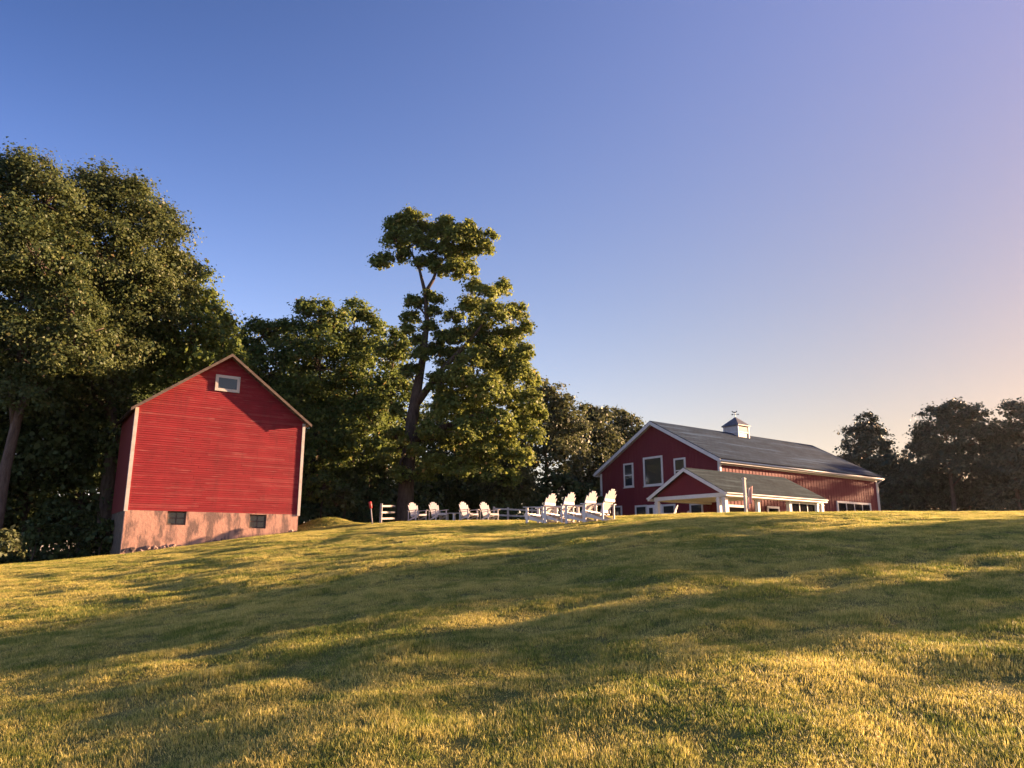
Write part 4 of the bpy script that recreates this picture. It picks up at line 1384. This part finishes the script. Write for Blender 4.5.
# ------------------------------------------------------------------ grass
def blade_patch(name, nb, rad, seed, m):
    rs = np.random.RandomState(seed)
    a = rs.uniform(0, 6.283, nb)
    r = rad * np.sqrt(rs.uniform(0, 1, nb))
    # blades gather in little tufts
    tc = rs.uniform(-rad, rad, (max(6, nb // 9), 2))
    pick = rs.randint(0, len(tc), nb)
    px = np.where(rs.rand(nb) < 0.6, tc[pick, 0] + rs.normal(0, 0.018, nb), r * np.cos(a))
    py = np.where(rs.rand(nb) < 0.6, tc[pick, 1] + rs.normal(0, 0.018, nb), r * np.sin(a))
    h = rs.gamma(5, 0.0042, nb) + 0.010
    h = np.minimum(h, 0.06)
    yaw = rs.uniform(0, 6.283, nb)
    lean = rs.uniform(0.1, 1.0, nb)
    w = rs.uniform(0.0018, 0.0036, nb)
    dx, dy = np.cos(yaw), np.sin(yaw)
    sx, sy = -dy, dx
    co = np.zeros((nb, 5, 3), np.float32)
    for k, (s, ww) in enumerate(((0, 1.0), (0.55, 0.8))):
        bend = lean * h * s ** 1.7
        zz = h * s * (1 - 0.25 * lean * s) - 0.012 * (1 - s)
        for q, sg in enumerate((-1, 1)):
            co[:, k * 2 + q, 0] = px + dx * bend + sg * sx * w * ww
            co[:, k * 2 + q, 1] = py + dy * bend + sg * sy * w * ww
            co[:, k * 2 + q, 2] = zz
    co[:, 4, 0] = px + dx * lean * h
    co[:, 4, 1] = py + dy * lean * h
    co[:, 4, 2] = h * (1 - 0.25 * lean)
    base_i = np.arange(nb)[:, None] * 5
    quads = (base_i + np.array([0, 1, 3, 2])).astype(np.int32)
    tris = (base_i + np.array([2, 3, 4])).astype(np.int32)
    me = bpy.data.meshes.new(name)
    me.vertices.add(nb * 5)
    me.vertices.foreach_set('co', co.reshape(-1, 3).ravel())
    me.loops.add(nb * 7)
    me.loops.foreach_set('vertex_index', np.concatenate([quads.ravel(), tris.ravel()]))
    me.polygons.add(nb * 2)
    me.polygons.foreach_set('loop_start', np.concatenate([np.arange(nb) * 4, nb * 4 + np.arange(nb) * 3]).astype(np.int32))
    me.update(calc_edges=True)
    me.materials.append(m)
    return bpy.data.objects.new(name, me)

def grass_mat():
    m = bpy.data.materials.new('lawn grass')
    m.use_nodes = True
    t = m.node_tree
    t.nodes.remove(t.nodes['Principled BSDF'])
    out = t.nodes['Material Output']
    g = node(t, 'ShaderNodeNewGeometry')
    n1 = noise(t, g.outputs['Position'], 0.55, 5, 0.62)
    n2 = noise(t, g.outputs['Position'], 3.2, 4, 0.6)
    ri = g.outputs['Random Per Island']
    green = ramp(t, ri, [(0.0, (0.055, 0.105, 0.020)), (0.5, (0.18, 0.24, 0.040)), (0.85, (0.37, 0.37, 0.075)), (1.0, (0.58, 0.50, 0.16))])
    straw = ramp(t, ri, [(0.0, (0.20, 0.21, 0.042)), (0.4, (0.49, 0.44, 0.105)), (1.0, (0.76, 0.63, 0.23))])
    s = node(t, 'ShaderNodeMath', operation='ADD')
    t.links.new(n1, s.inputs[0])
    t.links.new(n2, s.inputs[1])
    h = node(t, 'ShaderNodeMath', operation='MULTIPLY')
    t.links.new(s.outputs[0], h.inputs[0])
    h.inputs[1].default_value = 0.5
    c = mix(t, ramp(t, h.outputs[0], [(0.44, (0, 0, 0)), (0.56, (1, 1, 1))]), green, straw)
    d = node(t, 'ShaderNodeBsdfPrincipled')
    d.inputs['Roughness'].default_value = 0.5
    d.inputs['Specular IOR Level'].default_value = 0.25
    t.links.new(c, d.inputs['Base Color'])
    tr = node(t, 'ShaderNodeBsdfTranslucent')
    t.links.new(c, tr.inputs['Color'])
    mx = node(t, 'ShaderNodeMixShader')
    mx.inputs[0].default_value = 0.45
    t.links.new(d.outputs[0], mx.inputs[1])
    t.links.new(tr.outputs[0], mx.inputs[2])
    t.links.new(mx.outputs[0], out.inputs['Surface'])
    return m

def make_grass():
    gm = grass_mat()
    src = bpy.data.collections.new('grass_tufts')
    for k in range(4):
        src.objects.link(blade_patch('grass_tuft', 620, 0.27, 90 + k, gm))
    rs = np.random.RandomState(77)
    pts = []
    for (r0, r1, sp, sc) in ((1.2, 13, 0.225, 0.75), (13, 30, 0.31, 1.0), (30, 52, 0.44, 1.35)):
        gx = np.arange(-r1, r1, sp)
        gy = np.arange(0.2, r1, sp)
        X, Y = np.meshgrid(gx, gy)
        X = X.ravel() + rs.uniform(-sp, sp, X.size) * 0.5
        Y = Y.ravel() + rs.uniform(-sp, sp, Y.size) * 0.5
        r = np.hypot(X, Y)
        az = np.degrees(np.arctan2(X, Y))
        ok = (r >= r0) & (r < r1) & (np.abs(az) < 47 + 25 * (r < 6)) & (woods_mask(X, Y) < 0.5)
        # nothing grows through the buildings
        lx = (X - RB_X) * math.sin(RB_TH) + (Y - RB_Y) * math.cos(RB_TH)
        ly = -(X - RB_X) * math.cos(RB_TH) + (Y - RB_Y) * math.sin(RB_TH)
        ok &= ~((lx > -0.2) & (lx < BW + 0.2) & (ly > -0.05) & (ly < BD))
        a = (X - MBX) * math.cos(MB_TH) - (Y - MBY) * math.sin(MB_TH)
        b = (X - MBX) * math.sin(MB_TH) + (Y - MBY) * math.cos(MB_TH)
        ok &= ~((a > -GW - 0.2) & (a < A1 + 0.2) & (b > PB0) & (b < GL))
        tr_ = np.array(TRACK)
        dist = np.min(np.hypot(X[:, None] - tr_[None, :, 0], Y[:, None] - tr_[None, :, 1]), axis=1) if X.size < 40000 else np.full(X.size, 9.0)
        if X.size >= 40000:
            for (tx, ty) in TRACK:
                dist = np.minimum(dist, np.hypot(X - tx, Y - ty))
        ok &= dist > 0.42
        X, Y = X[ok], Y[ok]
        pts.append((X, Y, np.full(X.size, sc)))
    X = np.concatenate([p[0] for p in pts])
    Y = np.concatenate([p[1] for p in pts])
    Sc = np.concatenate([p[2] for p in pts])
    Z = height(X, Y)
    e = 0.15
    nx = -(height(X + e, Y) - height(X - e, Y)) / (2 * e)
    ny = -(height(X, Y + e) - height(X, Y - e)) / (2 * e)
    nz = np.ones_like(nx)
    ln = np.sqrt(nx * nx + ny * ny + 1)
    nx, ny, nz = nx / ln, ny / ln, nz / ln
    ph = rs.uniform(0, 6.283, X.size)
    # tangent frame
    t1 = np.stack([np.cos(ph), np.sin(ph), np.zeros_like(ph)], -1)
    N = np.stack([nx, ny, nz], -1)
    t1 -= N * np.sum(t1 * N, -1, keepdims=True)
    t1 /= np.linalg.norm(t1, axis=1)[:, None]
    t2 = np.cross(N, t1)
    ey = -np.arcsin(np.clip(t1[:, 2], -1, 1))
    ex = np.arctan2(t2[:, 2], N[:, 2])
    ez = np.arctan2(t1[:, 1], t1[:, 0])
    tall = np.zeros(X.size)
    for q in range(16):
        a = rs.uniform(0, 6.283)
        l = rs.uniform(0.5, 2.4)
        tall += np.sin((np.cos(a) * X + np.sin(a) * Y) * 6.283 / l + rs.uniform(0, 6.28))
    szv = np.clip(0.9 + 0.085 * tall + rs.normal(0, 0.16, X.size), 0.4, 1.8)
    n = X.size
    print('tufts', n)
    me = bpy.data.meshes.new('lawn_grass')
    me.vertices.add(n)
    me.vertices.foreach_set('co', np.stack([X, Y, Z], -1).astype(np.float32).ravel())
    A = me.attributes.new('rot', 'FLOAT_VECTOR', 'POINT')
    A.data.foreach_set('vector', np.stack([ex, ey, ez], -1).astype(np.float32).ravel())
    A = me.attributes.new('siz', 'FLOAT_VECTOR', 'POINT')
    A.data.foreach_set('vector', np.stack([Sc, Sc, szv * (0.6 + 0.4 * Sc)], -1).astype(np.float32).ravel())
    A = me.attributes.new('pick', 'INT', 'POINT')
    A.data.foreach_set('value', rs.randint(0, 4, n).astype(np.int32))
    me.materials.append(gm)
    o = bpy.data.objects.new('lawn_grass', me)
    COL.objects.link(o)
    o['kind'] = 'stuff'
    tag(o, 'mown dry yellow-green grass covering the sloping lawn', 'grass')
    ng = bpy.data.node_groups.new('grass', 'GeometryNodeTree')
    ng.interface.new_socket('Geometry', in_out='INPUT', socket_type='NodeSocketGeometry')
    ng.interface.new_socket('Geometry', in_out='OUTPUT', socket_type='NodeSocketGeometry')
    gi = ng.nodes.new('NodeGroupInput')
    go = ng.nodes.new('NodeGroupOutput')
    ci = ng.nodes.new('GeometryNodeCollectionInfo')
    ci.inputs['Collection'].default_value = src
    ci.inputs['Separate Children'].default_value = True
    ci.inputs['Reset Children'].default_value = True
    ip = ng.nodes.new('GeometryNodeInstanceOnPoints')
    ip.inputs['Pick Instance'].default_value = True
    def attr(nm, ty):
        q = ng.nodes.new('GeometryNodeInputNamedAttribute')
        q.data_type = ty
        q.inputs['Name'].default_value = nm
        return next(s for s in q.outputs if s.enabled and s.name == 'Attribute')
    er = ng.nodes.new('FunctionNodeEulerToRotation')
    ng.links.new(attr('rot', 'FLOAT_VECTOR'), er.inputs[0])
    ng.links.new(gi.outputs[0], ip.inputs['Points'])
    ng.links.new(ci.outputs[0], ip.inputs['Instance'])
    ng.links.new(er.outputs[0], ip.inputs['Rotation'])
    ng.links.new(attr('siz', 'FLOAT_VECTOR'), ip.inputs['Scale'])
    ng.links.new(attr('pick', 'INT'), ip.inputs['Instance Index'])
    ng.links.new(ip.outputs[0], go.inputs[0])
    md = o.modifiers.new('grass', 'NODES')
    md.node_group = ng
make_grass()

# ------------------------------------------------------------------ evening haze
mb = MB()
mb.box(-3300, 3300, -3300, 3300, -3.0, 38.0)
m_h = bpy.data.materials.new('haze')
m_h.use_nodes = True
t_ = m_h.node_tree
t_.nodes.remove(t_.nodes['Principled BSDF'])
pv = node(t_, 'ShaderNodeVolumePrincipled')
pv.inputs['Color'].default_value = (0.92, 0.90, 0.90, 1)
pv.inputs['Density'].default_value = 0.00006
pv.inputs['Anisotropy'].default_value = 0.72
t_.links.new(pv.outputs[0], t_.nodes['Material Output'].inputs['Volume'])
hz_o = mb.build('haze', m_h)
hz_o['kind'] = 'stuff'
